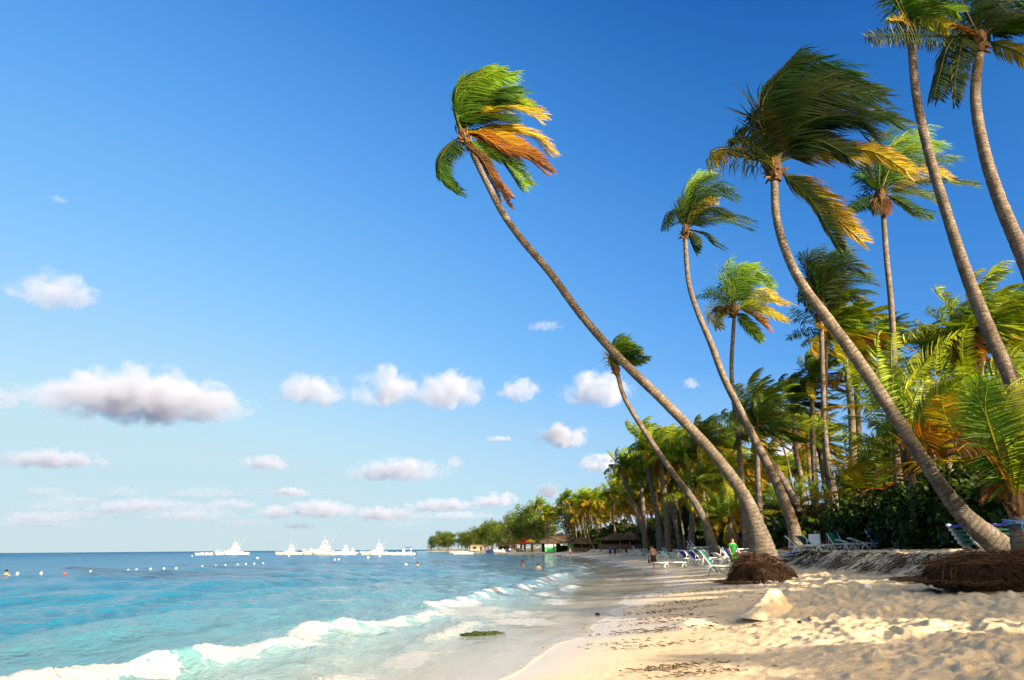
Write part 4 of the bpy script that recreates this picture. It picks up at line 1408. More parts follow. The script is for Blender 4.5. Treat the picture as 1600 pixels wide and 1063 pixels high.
# roots standing proud under the nearest palms
def roots_at(palm, px, py, rx, ry, h, n, seed, lean=0.0, dz=0.0, cone=.10):
    c = hit(px, py)
    g = Vector((c.x, c.y + ry * .8, 0)); g.z = gz(g.x, g.y) + dz
    return root_mass(g - palm.location, rx, ry, h, random.Random(seed), n, lean, cone).build('root_mass', M_FIBRE, palm)


roots_at(palmA, 1203, 910, 1.18, 1.02, 1.05, 4200, 61, -.22, -.05, .42)
roots_at(palmE, 1668, 909, 2.6, 1.3, .70, 7500, 62, -.2, 0, .16)
rm = root_mass(Vector((0, -.2, .05)), 1.35, 1.0, .6, random.Random(63), 700); rm.build('root_mass', M_FIBRE, palmB)
rm = root_mass(Vector((0, 0, .05)), 1.0, .9, .40, random.Random(64), 500); rm.build('root_mass', M_FIBRE, palmC)
# root tangles hanging from the eroded bank
rb = random.Random(66)
tb = MB()
for i in range(1600):
    y = rb.uniform(22, 50)
    k = float(vnoise(np.array([y / 2.1]), np.array([5.5]))[0])
    if k < -.1 and rb.random() < .8: continue
    uv = float(veg_u(y)) + .8 * float(vnoise(np.array([y / 7.0]), np.array([(float(shore_x(y)) + float(veg_u(y))) / 9.0]), 3.3)[0])
    x = float(shore_x(y)) + (uv - rb.uniform(.1, 1.3) ** 1.2) * 1.02
    if x / y > .70: continue
    p = Vector((x, y, gz(x, y) + .03))
    d = Vector((-rb.uniform(.2, 1), rb.gauss(0, .6), -rb.uniform(.1, .5)))
    ln = rb.uniform(.15, .5)
    q = p + d * ln * .5; e = q + (d + Vector((0, rb.gauss(0, .4), 0))) * ln * .5
    q.z = gz(q.x, q.y) + rb.uniform(.02, .10); e.z = gz(e.x, e.y) + rb.uniform(.0, .05)
    tb.tube([p, q, e], [.011, .010, .004], 4, jit((.06, .036, .022), rb.uniform(.3, 1.8)), cap=False)
o = tb.build('exposed_roots', M_FIBRE); o['kind'] = 'stuff'; tag(o, 'tangle of thin dark roots hanging out of the eroded sand bank', 'roots')

# the blue cord tied round the young palm at the edge
cb = MB()
for k in range(3):
    cb.tube([(math.cos(a) * .30, math.sin(a) * .30, .95 + .05 * k + .03 * math.sin(a * 2 + k)) for a in [i * 6.28 / 14 for i in range(15)]], .022, 5, (.10, .25, .55))
cb.tube([(-.1, -.33, 1.0), (-.14, -.37, .8), (-.06, -.36, .62)], .02, 5, (.10, .25, .55))
cord = cb.build('cord', M_CLOTH, palmN)


# ------------------------------------------------------------------ sun loungers
def lounger_parts(back_deg, fabric, legs=True):
    """a plastic-framed lounger 1.95 m long, head towards +x; returns (frame, legs, seat, backrest) meshes"""
    W, H, hx = .66, .36, .52
    a = math.radians(back_deg)
    fr = MB()
    for s in (-1, 1):
        y = s * W / 2
        fr.tube([(-.98, y, H - .03), (-.9, y, H), (0, y, H), (hx, y, H + .01), (.98, y, H - .06)], [.032, .036, .036, .036, .028], 6)
        fr.tube([(hx, y * .96, H), (hx + .80 * math.cos(a), y * .96, H + .80 * math.sin(a))], .027, 6)
        if back_deg > 12:
            fr.tube([(hx + .5 * math.cos(a), y * .98, H + .5 * math.sin(a)), (.93, y, H - .02)], .022, 5)
    for x in (-.95, .2, .95): fr.tube([(x, -W / 2, H - .02), (x, W / 2, H - .02)], .024, 5)
    fr.tube([(hx + .8 * math.cos(a), -W / 2 * .96, H + .8 * math.sin(a)), (hx + .8 * math.cos(a), W / 2 * .96, H + .8 * math.sin(a))], .03, 6)
    lg = []
    for (x, d) in ((-.62, -.22), (-.62, .16), (.55, -.18), (.55, .24)):
        m = MB()
        for s in (-1, 1): m.tube([(x, s * W / 2, H - .02), (x + d * .6, s * W / 2 * 1.02, H * .5), (x + d, s * W / 2 * 1.04, .0)], [.04, .035, .03], 6)
        m.tube([(x + d * .6, -W / 2, H * .5), (x + d * .6, W / 2, H * .5)], .018, 5)
        lg.append(m.mesh('leg', M_WHITE, True))
    st = MB()
    n = 10
    top = [(-.93 + (hx + .93) * i / n, H + .012 - .035 * math.sin(math.pi * i / n)) for i in range(n + 1)]
    vs = []; fs = []
    for x, z in top:
        for y in (-W / 2 + .02, 0, W / 2 - .02): vs.append((x, y, z - (.02 if y == 0 else 0)))
        for y in (-W / 2 + .02, 0, W / 2 - .02): vs.append((x, y, z - .014 - (.02 if y == 0 else 0)))
    for i in range(n):
        b = i * 6
        for k in range(2):
            fs.append((b + k, b + 6 + k, b + 7 + k, b + 1 + k)); fs.append((b + 3 + k, b + 4 + k, b + 10 + k, b + 9 + k))
    st.add(vs, fs)
    bk = MB()
    R_ = Matrix.Rotation(-a, 3, 'Y')
    bk.box(Vector((hx, 0, H + .02)) + R_ @ Vector((.41, 0, .012)), (.78, W - .07, .016), R_)
    return fr.mesh('frame', M_WHITE, True), lg, st.mesh('seat', fabric), bk.mesh('backrest', fabric)


_LC = {}


def lounger(label, group, loc, rz, back, fabric, sc=1.0, tilt=None, cat='lounger'):
    key = (back, fabric.name)
    if key not in _LC: _LC[key] = lounger_parts(back, fabric)
    fr, lg, st, bk = _LC[key]
    th = thing('sun_lounger', label, cat, loc, rz, group, sc)
    if tilt: th.rotation_euler = (tilt[0], tilt[1], rz)
    link('frame', fr, th)
    for m in lg: link('leg', m, th)
    link('seat', st, th); link('backrest', bk, th)
    return th


def put(px, py):
    p = hit(px, py)
    return Vector((p.x, p.y, gz(p.x, p.y)))


G1 = 'loungers on the open sand by the leaning palm'
for px, py, rz, back, fab, lab in [
    (1133, 898, 155, 55, M_GREENF, 'green-slung white lounger nearest the camera, back raised, left of the root plinth'),
    (1100, 883, 205, 42, M_BLUEF, 'blue lounger with raised back just behind the nearest green one'),
    (1084, 881, 208, 42, M_BLUEF, 'blue lounger with raised back, left one of the blue pair'),
    (1052, 888, 188, 0, M_GREENF, 'green lounger lying flat, closest to the water'),
    (1138, 884, 20, 12, M_WHITE, 'white lounger seen side-on behind the nearest green one'),
    (1150, 878, 158, 52, M_BLACKF, 'black lounger with raised back beside the leaning stem'),
    (1163, 890, 150, 60, M_BLUEF, 'blue lounger half hidden by the root plinth'),
    (1090, 862, 160, 55, M_BLUEF, 'blue lounger under the trees left of the thin palm'),
    (1096, 862, 160, 55, M_BLUEF, 'second blue lounger under the trees left of the thin palm'),
    (1103, 861, 15, 10, M_GREENF, 'flat green lounger in front of the thin palm foot'),
    (1163, 867, 10, 0, M_GREENF, 'flat green lounger left of the leaning stem, in the shade'),
]:
    p = put(px, py)
    lounger(lab, G1, p, math.radians(rz), back, fab, 1.12)
G2 = 'loungers along the bank under the palms'
for px, D, dz, rz, back, fab, lab in [
    (1213, 42, 0, 30, 0, M_BLUEF, 'blue lounger between the two big leaning stems'),
    (1221, 43, 0, 25, 10, M_BLUEF, 'second blue lounger between the two big leaning stems'),
    (1262, 41, 0, 150, 45, M_GREENF, 'green lounger tipped forward right of the S-curved foot'),
    (1276, 41.5, 0, 200, 40, M_GREENF, 'green lounger beside the tipped one'),
    (1272, 43, 0, 60, 50, M_WHITE, 'white lounger behind the tipped green one'),
    (1286, 42, 0, 20, 8, M_GREENF, 'flat green lounger by the twin-stem foot'),
    (1320, 41, 0, 100, 50, M_GREENF, 'green lounger with a steep back right of the twin-stem foot'),
    (1334, 41, 0, 95, 58, M_BLACKF, 'dark lounger facing the sea right of the twin-stem foot'),
    (1348, 40.5, 0, 170, 15, M_GREENF, 'low green lounger on the bank crest'),
    (1366, 40, 0, 175, 20, M_BLUEF, 'low blue lounger on the bank crest'),
    (1386, 39.5, 0, 120, 60, M_BLUEF, 'blue lounger leaning back before the bushes'),
    (1396, 39, 0, 105, 62, M_GREENF, 'broad green lounger back standing up before the bushes'),
]:
    c = at(px, 860, D)
    lounger(lab, G2, (c.x, c.y, gz(c.x, c.y)), math.radians(rz), back, fab)
G3 = 'far loungers along the tree line'
for i in range(26):
    y = 54 + i * 2.9 + rf.uniform(-1, 1)
    x = float(shore_x(y)) + float(veg_u(y)) - rf.uniform(1.2, 3.5)
    k = i % 3
    lounger(['white lounger in the far row under the trees', 'blue lounger in the far row under the trees', 'green lounger in the far row under the trees'][k], G3 + [' (white)', ' (blue)', ' (green)'][k],
            (x, y, gz(x, y)), rf.uniform(2.3, 3.6), [25, 45][i % 2], [M_WHITE, M_BLUEF, M_GREENF][k])
# the stack at the right edge, seen from the side: slanting white legs nested one over the other, coloured slings between
def stacked_parts(fabric):
    se = MB()
    n = 14
    vs = []; fs = []
    for i in range(n + 1):
        x = -1.12 + 2.24 * i / n
        z = .02 * math.sin(math.pi * i / n) + (.05 * max(0, (i / n - .72) / .28) ** 1.2)
        for y, dz in ((-.34, 0), (-.31, .03), (0, .012), (.31, .03), (.34, 0)): vs.append((x, y, z + dz))
        for y in (-.34, .34): vs.append((x, y, z - .055))
    for i in range(n):
        p = i * 7; q = p + 7
        for k in range(4): fs.append((p + k, q + k, q + k + 1, p + k + 1))
        fs += [(p, p + 5, q + 5, q), (p + 4, q + 4, q + 6, p + 6), (p + 5, p + 6, q + 6, q + 5)]
    fs += [(0, 1, 2, 3, 4, 6, 5), tuple(n * 7 + k for k in (5, 6, 4, 3, 2, 1, 0))]
    se.add(vs, fs)
    legs = []
    for x in (-1.18, .42):
        for y in (-.36, .36):
            m = MB()
            m.tube([(x - .02, y, .035), (x + .06, y, .02), (x + .26, y, -.16), (x + .40, y, -.29), (x + .46, y, -.30)], [.05, .065, .07, .06, .04], 8)
            legs.append(m.mesh('leg', M_WHITE, True))
    return se.mesh('seat', fabric, True), legs


_ST = {m.name: stacked_parts(m) for m in (M_GREENF, M_BLUEF)}
_c = at(1558, 850, 22.8)
for i in range(5):
    fab = M_BLUEF if i == 4 else M_GREENF
    th = thing('sun_lounger', ['green lounger at the bottom of the stack behind the great stem', 'green lounger second from the bottom of the stack', 'green lounger in the middle of the stack', 'green lounger second from the top of the stack', 'blue lounger on top of the stack behind the great stem'][i],
               'lounger', (_c.x - .07 * i + .18, _c.y, gz(_c.x, _c.y) + .30 + .135 * i), math.radians(3), 'stacked loungers at the right edge')
    link('seat', _ST[fab.name][0], th)
    for m in _ST[fab.name][1]: link('leg', m, th)

# ------------------------------------------------------------------ sand castle
def sand_castle():
    n, m = 72, 40
    rnd = random.Random(3)
    az = np.linspace(0, 2 * math.pi, n, endpoint=False)
    vs = []; fs = []
    prof = [(1.02, -.08), (.95, -.02), (.80, .05), (.64, .12), (.50, .20), (.42, .30), (.36, .42), (.31, .55), (.25, .66), (.17, .73), (.08, .755), (0.01, .76)]
    P = spline([(r, 0, z) for r, z in prof], m)
    for i, p in enumerate(P):
        for a in az:
            w = 1 + .10 * math.sin(2 * a + .6) + .05 * math.sin(5 * a + 2 * p.z * 4)
            r = max(.004, p.x) * w
            x = r * math.cos(a); y = r * math.sin(a); z = p.z
            k = float(fbm(np.array([x / .20]), np.array([y / .20 + z / .25]), 1.0, 5, gain=.65)[0])
            x *= 1 + .20 * k; y *= 1 + .20 * k; z += .05 * k
            # the lower shoulder heaped up on the left, towards the camera
            s = math.exp(-(((x + .55) / .42) ** 2 + ((y + .15) / .5) ** 2))
            z += .20 * s * (1 - min(1, max(0, p.z) / .5))
            vs.append((x * 1.12, y, z * 1.03))
    for i in range(m - 1):
        for k in range(n):
            k2 = (k + 1) % n
            fs.append((i * n + k, i * n + k2, (i + 1) * n + k2, (i + 1) * n + k))
    fs.append(tuple((m - 1) * n + k for k in range(n)))
    mb = MB(); mb.add(vs, fs)
    mm, nt, b = mat("packed_sand")
    tc = nt.nodes.new('ShaderNodeTexCoord')
    n1 = noise_node(nt, 5, 5, .65, tc.outputs['Object']); n2 = noise_node(nt, 45, 4, .7, tc.outputs['Object'])
    r = ramp(nt, n1.outputs['Fac'], [(.3, (.56, .44, .29)), (.7, (.70, .56, .39))])
    nt.links.new(r.outputs['Color'], b.inputs['Base Color']); b.inputs['Roughness'].default_value = .95; b.inputs['Specular IOR Level'].default_value = .1
    nt.links.new(bump(nt, math_(nt, 'ADD', n1.outputs['Fac'], math_(nt, 'MULTIPLY', n2.outputs['Fac'], .5)), .7, .04), b.inputs['Normal'])
    o = mb.build('sand_castle', mm, None, True)
    o.location = (CASTLE.x, CASTLE.y, gz(CASTLE.x, CASTLE.y)); o.scale = (.66, .66, .68)
    tag(o, 'weathered cone of a sand castle standing on the trodden sand', 'sand castle')


sand_castle()

# ------------------------------------------------------------------ people
def skin_body(name, joints, edges, m, parent, sub=2):
    """one continuous body grown over a skeleton: joints = {name: (pos, radius)}; the first edge's first joint is the root"""
    keys = list(joints)
    me = bpy.data.meshes.new(name + '_sk')
    me.from_pydata([joints[k][0] for k in keys], [(keys.index(a), keys.index(b)) for a, b in edges], [])
    o = bpy.data.objects.new('tmp', me); COL.objects.link(o)
    md = o.modifiers.new('s', 'SKIN'); md.use_smooth_shade = True
    for i, k in enumerate(keys):
        r = joints[k][1]
        me.skin_vertices[0].data[i].radius = (r, r) if not hasattr(r, '__len__') else r
        me.skin_vertices[0].data[i].use_root = (i == 0)
    sb = o.modifiers.new('d', 'SUBSURF'); sb.levels = sub; sb.render_levels = sub
    dg = bpy.context.evaluated_depsgraph_get()
    out = bpy.data.meshes.new_from_object(o.evaluated_get(dg))
    bpy.data.objects.remove(o)
    out.name = name; out.materials.clear(); out.materials.append(m)
    ca = out.attributes.new("col", 'FLOAT_COLOR', 'POINT')
    return out


def person_meshes(stride=.0, lean=.0, arms=(.15, -.1), elbow=.25, skin=M_SKIN, shirt=None, bottoms=(.03, .02, .02), hair=(.02, .014, .01), skirt=False, hair_long=False):
    """a standing or walking adult 1.74 m tall, facing +y"""
    J = {}
    J['pelvis'] = ((0, 0, .93), (.15, .115))
    J['waist'] = ((0, .01 + lean * .15, 1.08), (.132, .10))
    J['chest'] = ((0, .02 + lean * .4, 1.27), (.155, .115))
    J['upper'] = ((0, .01 + lean * .55, 1.39), (.125, .095))
    J['neck'] = ((0, .02 + lean * .66, 1.48), .056)
    J['jaw'] = ((0, .045 + lean * .72, 1.56), (.066, .078))
    J['head'] = ((0, .03 + lean * .75, 1.645), (.076, .092))
    J['crown'] = ((0, .02 + lean * .78, 1.715), (.05, .062))
    E = [('pelvis', 'waist'), ('waist', 'chest'), ('chest', 'upper'), ('upper', 'neck'), ('neck', 'jaw'), ('jaw', 'head'), ('head', 'crown')]
    for s, sg in (('l', -1), ('r', 1)):
        st = stride * sg
        J['hip' + s] = ((sg * .095, 0, .88), .10)
        J['knee' + s] = ((sg * .10, st * .5 + .02, .49), .062)
        J['calf' + s] = ((sg * .10, st * .8 - .01, .35), .058)
        J['ankle' + s] = ((sg * .10, st * 1.05 - .02, .085), .038)
        J['toe' + s] = ((sg * .115, st * 1.05 + .15, .03), (.042, .025))
        E += [('pelvis', 'hip' + s), ('hip' + s, 'knee' + s), ('knee' + s, 'calf' + s), ('calf' + s, 'ankle' + s), ('ankle' + s, 'toe' + s)]
        aw = arms[0 if s == 'l' else 1]
        J['sh' + s] = ((sg * .185, .01 + lean * .5, 1.40), .062)
        J['el' + s] = ((sg * .25, aw * .6 + lean * .45, 1.13), .044)
        J['wr' + s] = ((sg * .235, aw * .9 + elbow * .45 + lean * .4, .90), .03)
        J['palm' + s] = ((sg * .225, aw * .95 + elbow * .55 + lean * .4, .83), (.022, .036))
        E += [('upper', 'sh' + s), ('sh' + s, 'el' + s), ('el' + s, 'wr' + s), ('wr' + s, 'palm' + s)]
        for f, (dy, ln) in enumerate(((-.030, .072), (-.010, .085), (.010, .088), (.030, .076))):
            p = J['palm' + s][0]
            J[f'f{f}{s}'] = ((p[0] - sg * .008, p[1] + dy * .9, p[2] - .05), .0095); J[f'g{f}{s}'] = ((p[0] - sg * .022, p[1] + dy, p[2] - .05 - ln * .6), .0075)
            E += [('palm' + s, f'f{f}{s}'), (f'f{f}{s}', f'g{f}{s}')]
        p = J['palm' + s][0]
        J['th' + s] = ((p[0] - sg * .012, p[1] + .05, p[2] - .01), .011); J['tip' + s] = ((p[0] - sg * .02, p[1] + .066, p[2] - .05), .009)
        E += [('palm' + s, 'th' + s), ('th' + s, 'tip' + s)]
    body = skin_body('body', J, E, skin, None)
    out = {'body': body}
    hd = Vector(J['head'][0])
    hb = MB(); hb.blob(hd + Vector((0, -.018, .035)), (.092, .105, .088), hair, seg=12, ring=8)
    if hair_long: hb.blob(hd + Vector((0, -.07, -.07)), (.075, .05, .16), hair, seg=10, ring=8)
    out['hair'] = hb.mesh('hair', M_CLOTH, True)
    fb = MB()
    fb.add([hd + Vector(q) for q in ((-.014, .085, -.035), (.014, .085, -.035), (0, .118, -.03), (0, .088, .015))], [(0, 1, 2), (0, 2, 3), (1, 3, 2)], (.36, .17, .09))
    for sg in (-1, 1):
        fb.blob(hd + Vector((sg * .031, .083, .01)), (.012, .008, .007), (.02, .015, .012), seg=6, ring=4)
        fb.blob(hd + Vector((sg * .082, 0, -.01)), (.012, .022, .034), (.36, .17, .09), seg=6, ring=5)
    fb.blob(hd + Vector((0, .082, -.07)), (.024, .008, .006), (.25, .08, .06), seg=6, ring=4)
    out['face'] = fb.mesh('face', M_CLOTH)
    b = MB()
    if skirt:
        b.tube([(0, 0, 1.0), (0, 0, .9), (0, .0, .7), (.02, 0, .5)], [.155, .19, .22, .27], 16, bottoms)
        for i, v in enumerate(b.v):
            a = math.atan2(v[1], v[0]); k = 1 + .10 * math.sin(6 * a) * (1.0 - v[2]) * 1.6
            b.v[i] = (v[0] * k, v[1] * k * .85, v[2])
    else:
        b.tube([(0, 0, 1.02), (0, 0, .93), (0, 0, .84)], [.160, .175, .165], 14, bottoms)
        for i, v in enumerate(b.v): b.v[i] = (v[0], v[1] * .86, v[2])
        for sg in (-1, 1):
            b.tube([(sg * .085, 0, .90), (sg * .10, stride * sg * .25 + .01, .68), (sg * .102, stride * sg * .42 + .015, .56)], [.118, .108, .10], 12, bottoms)
    out['shorts' if not skirt else 'skirt'] = b.mesh('shorts', M_CLOTH, True)
    if shirt:
        t = MB()
        t.tube([(0, 0, .96), (0, .01 + lean * .15, 1.08), (0, .02 + lean * .4, 1.27), (0, .01 + lean * .55, 1.40), (0, .02 + lean * .6, 1.46)], [.175, .158, .178, .150, .075], 16, shirt)
        for i, v in enumerate(t.v): t.v[i] = (v[0], v[1] * .82, v[2])
        for sg, aw in ((-1, arms[0]), (1, arms[1])):
            t.tube([(sg * .13, .01 + lean * .5, 1.41), (sg * .205, aw * .1 + lean * .5, 1.36), (sg * .24, aw * .4 + lean * .47, 1.20)], [.075, .075, .07], 10, shirt)
        out['shirt'] = t.mesh('shirt', M_CLOTH, True)
    return out


def person(label, loc, rz, meshes, sc=1.0, group=None):
    th = thing('person', label, 'person', loc, rz, group, sc)
    for k, me in meshes.items(): link(k, me, th)
    return th


walker = person_meshes(.20, .05, (.18, -.12), .35, M_SKIN, None, (.045, .018, .012), skirt=True)
p = put(1022, 889)
person('bare-chested person in a dark wrap walking along the sand', p, math.radians(15), walker, 1.0)
# bag held at the side
bg_ = MB(); bg_.blob((0, 0, 0), (.07, .13, .15), (.02, .016, .015), seg=10, ring=8); bg_.tube([(0, -.07, .12), (0, 0, .27), (0, .07, .12)], .012, 5, (.02, .016, .015))
o = bg_.build('bag', M_CLOTH, None, True); tag(o, 'small dark bag carried by the bare-chested walker', 'bag'); o.location = p + Matrix.Rotation(math.radians(15), 3, 'Z') @ Vector((-.245, .30, .55))
green = person_meshes(.05, .0, (.05, .08), .2, M_SKIN, (.015, .16, .035), (.03, .22, .04))
c = at(1146, 868, 38); person('person in a green shirt and green shorts standing beside the leaning stem', (c.x, c.y, gz(c.x, c.y)), math.radians(200), green, 1.0)
bluep = person_meshes(.18, .02, (.2, -.2), .2, M_SKIN, (.02, .06, .25), (.02, .02, .03))
darkp = person_meshes(.15, .02, (-.15, .2), .2, M_SKIN, (.03, .025, .03), (.03, .02, .02))
for px, py, rz, ms, lab in [(954, 871, 170, bluep, 'person in a blue top walking at the water edge'), (961, 870, 185, darkp, 'person in dark clothes walking beside the one in blue')]:
    person(lab, put(px, py), math.radians(rz), ms)
pale = person_meshes(.1, .0, (.1, -.1), .2, M_SKIN2, None, (.5, .25, .2))
redp = person_meshes(.1, .0, (.1, -.1), .2, M_SKIN, (.50, .03, .02), (.05, .08, .3))
yelp = person_meshes(.05, .0, (.1, .1), .3, M_SKIN, (.55, .42, .02), (.03, .03, .03))
for px, py, rz, ms, lab in [(891, 869.5, 180, pale, 'fair-skinned bather standing at the water edge before the green kiosk'), (899, 862.5, 20, pale, 'fair-skinned person walking up the sand right of the kiosk'),
                            (907, 862, 100, redp, 'person in a red shirt in front of the huts'), (829, 866, 200, yelp, 'person in a yellow shirt by the beached skiffs'),
                            (833, 866, 160, yelp, 'second person in a yellow shirt by the beached skiffs'), (860, 864, 90, darkp, 'dark-clad person on the sand left of the kiosk'),
                            (979, 869, 180, darkp, 'dark small figure on the sand behind the walking pair'), (813, 864, 10, redp, 'far figure by the jet skis'), (757, 862, 60, pale, 'far fair-skinned figure by the white launch')]:
    person(lab, put(px, py), math.radians(rz), ms)
# one person lying propped on the sand, one sitting: low poses
def low_pose(lab, loc, rz, col, sit):
    J = {'pelvis': ((0, 0, .14), (.15, .12)), 'chest': ((0, -.25, .45 if sit else .28), (.15, .11)), 'neck': ((0, -.31, .62 if sit else .38), .055), 'head': ((0, -.31, .76 if sit else .50), (.08, .09)),
         'kl': ((-.13, .42, .34 if sit else .12), .065), 'al': ((-.14, .55 if sit else .85, .06), .04), 'kr': ((.13, .42, .30 if sit else .12), .065), 'ar': ((.14, .6 if sit else .85, .06), .04),
         'el': ((-.27, -.35, .25), .042), 'hl': ((-.3, -.2, .05), .03), 'er': ((.27, -.35, .25), .042), 'hr': ((.3, -.2, .05), .03)}
    E = [('pelvis', 'chest'), ('chest', 'neck'), ('neck', 'head'), ('pelvis', 'kl'), ('kl', 'al'), ('pelvis', 'kr'), ('kr', 'ar'), ('chest', 'el'), ('el', 'hl'), ('chest', 'er'), ('er', 'hr')]
    th = thing('person', lab, 'person', loc, rz)
    link('body', skin_body('body', J, E, M_SKIN2, None), th)
    h = MB(); h.blob((0, -.33, .80 if sit else .54), (.09, .1, .09), (.03, .02, .01), seg=9, ring=6); h.build('hair', M_CLOTH, th, True)
    s = MB(); s.blob((0, .02, .15), (.185, .19, .135), col, seg=12, ring=8); s.build('shorts', M_CLOTH, th, True)


low_pose('person lying on the sand near the water beyond the walker', put(990, 869), math.radians(100), (.6, .6, .6), False)
low_pose('person sitting at the sand edge under the trees beyond the walker', put(1006, 864), math.radians(150), (.5, .06, .05), True)
for px, py, lab, tall in [(816, 886, 'swimmer showing head and shoulders in the shallows', 1), (841, 888, 'swimmer with only a dark head showing above the water', 0), (9, 899, 'dark-haired swimmer near the float line at the far left', 0), (652, 884.5, 'small dark head of a swimmer in front of the moored boats', 0)]:
    p = hit(px, py)
    th = thing('person', lab, 'person', (p.x, p.y, .05), 0)
    J = {'chest': ((0, 0, .0), (.17, .11)), 'upper': ((0, 0, .17 if tall else .05), (.15, .10)), 'neck': ((0, 0, .30 if tall else .12), .055), 'head': ((0, .01, .46 if tall else .26), (.085, .10)),
         'sl': ((-.2, 0, .15 if tall else .0), .06), 'el': ((-.32, .06, -.1), .045), 'sr': ((.2, 0, .15 if tall else .0), .06), 'er': ((.32, .06, -.1), .045)}
    link('body', skin_body('body', J, [('chest', 'upper'), ('upper', 'neck'), ('neck', 'head'), ('upper', 'sl'), ('sl', 'el'), ('upper', 'sr'), ('sr', 'er')], M_SKIN, None), th)
    h = MB(); h.blob((0, -.02, .52 if tall else .31), (.11, .125, .11), (.015, .012, .01), seg=10, ring=7); h.build('hair', M_CLOTH, th, True)
# ------------------------------------------------------------------ boats
def hull_mesh(L, W, fb, bowrise=.55, flat=False):
    """lofted planing hull, bow towards -x, waterline at z=0"""
    mb = MB(); n = 18
    vs = []; fs = []
    for i in range(n + 1):
        t = i / n                                # 0 bow .. 1 stern
        x = -L / 2 + L * t
        w = W / 2 * (min(1, (t / .42)) ** .62 if t < .42 else 1 - .10 * (t - .42))
        w = max(w, .03)
        z = fb * (1 + bowrise * (1 - t) ** 2.2)
        k = -.25
        ch = w * (.55 if t < .3 else .85)
        rake = (1 - t) ** 5 * L * .05
        vs += [(x - rake, -w, z), (x + rake * .5, -ch, .12 * fb), (x + rake, -ch * .5, k), (x + rake, ch * .5, k), (x + rake * .5, ch, .12 * fb), (x - rake, w, z)]
    for i in range(n):
        for k in range(5):
            a = i * 6 + k
            fs.append((a, a + 6, a + 7, a + 1))
        fs.append((i * 6 + 5, i * 6 + 11, i * 6 + 6, i * 6))           # deck
    fs.append(tuple(n * 6 + k for k in range(6))); fs.append(tuple(5 - k for k in range(6)))
    mb.add(vs, fs)
    return mb


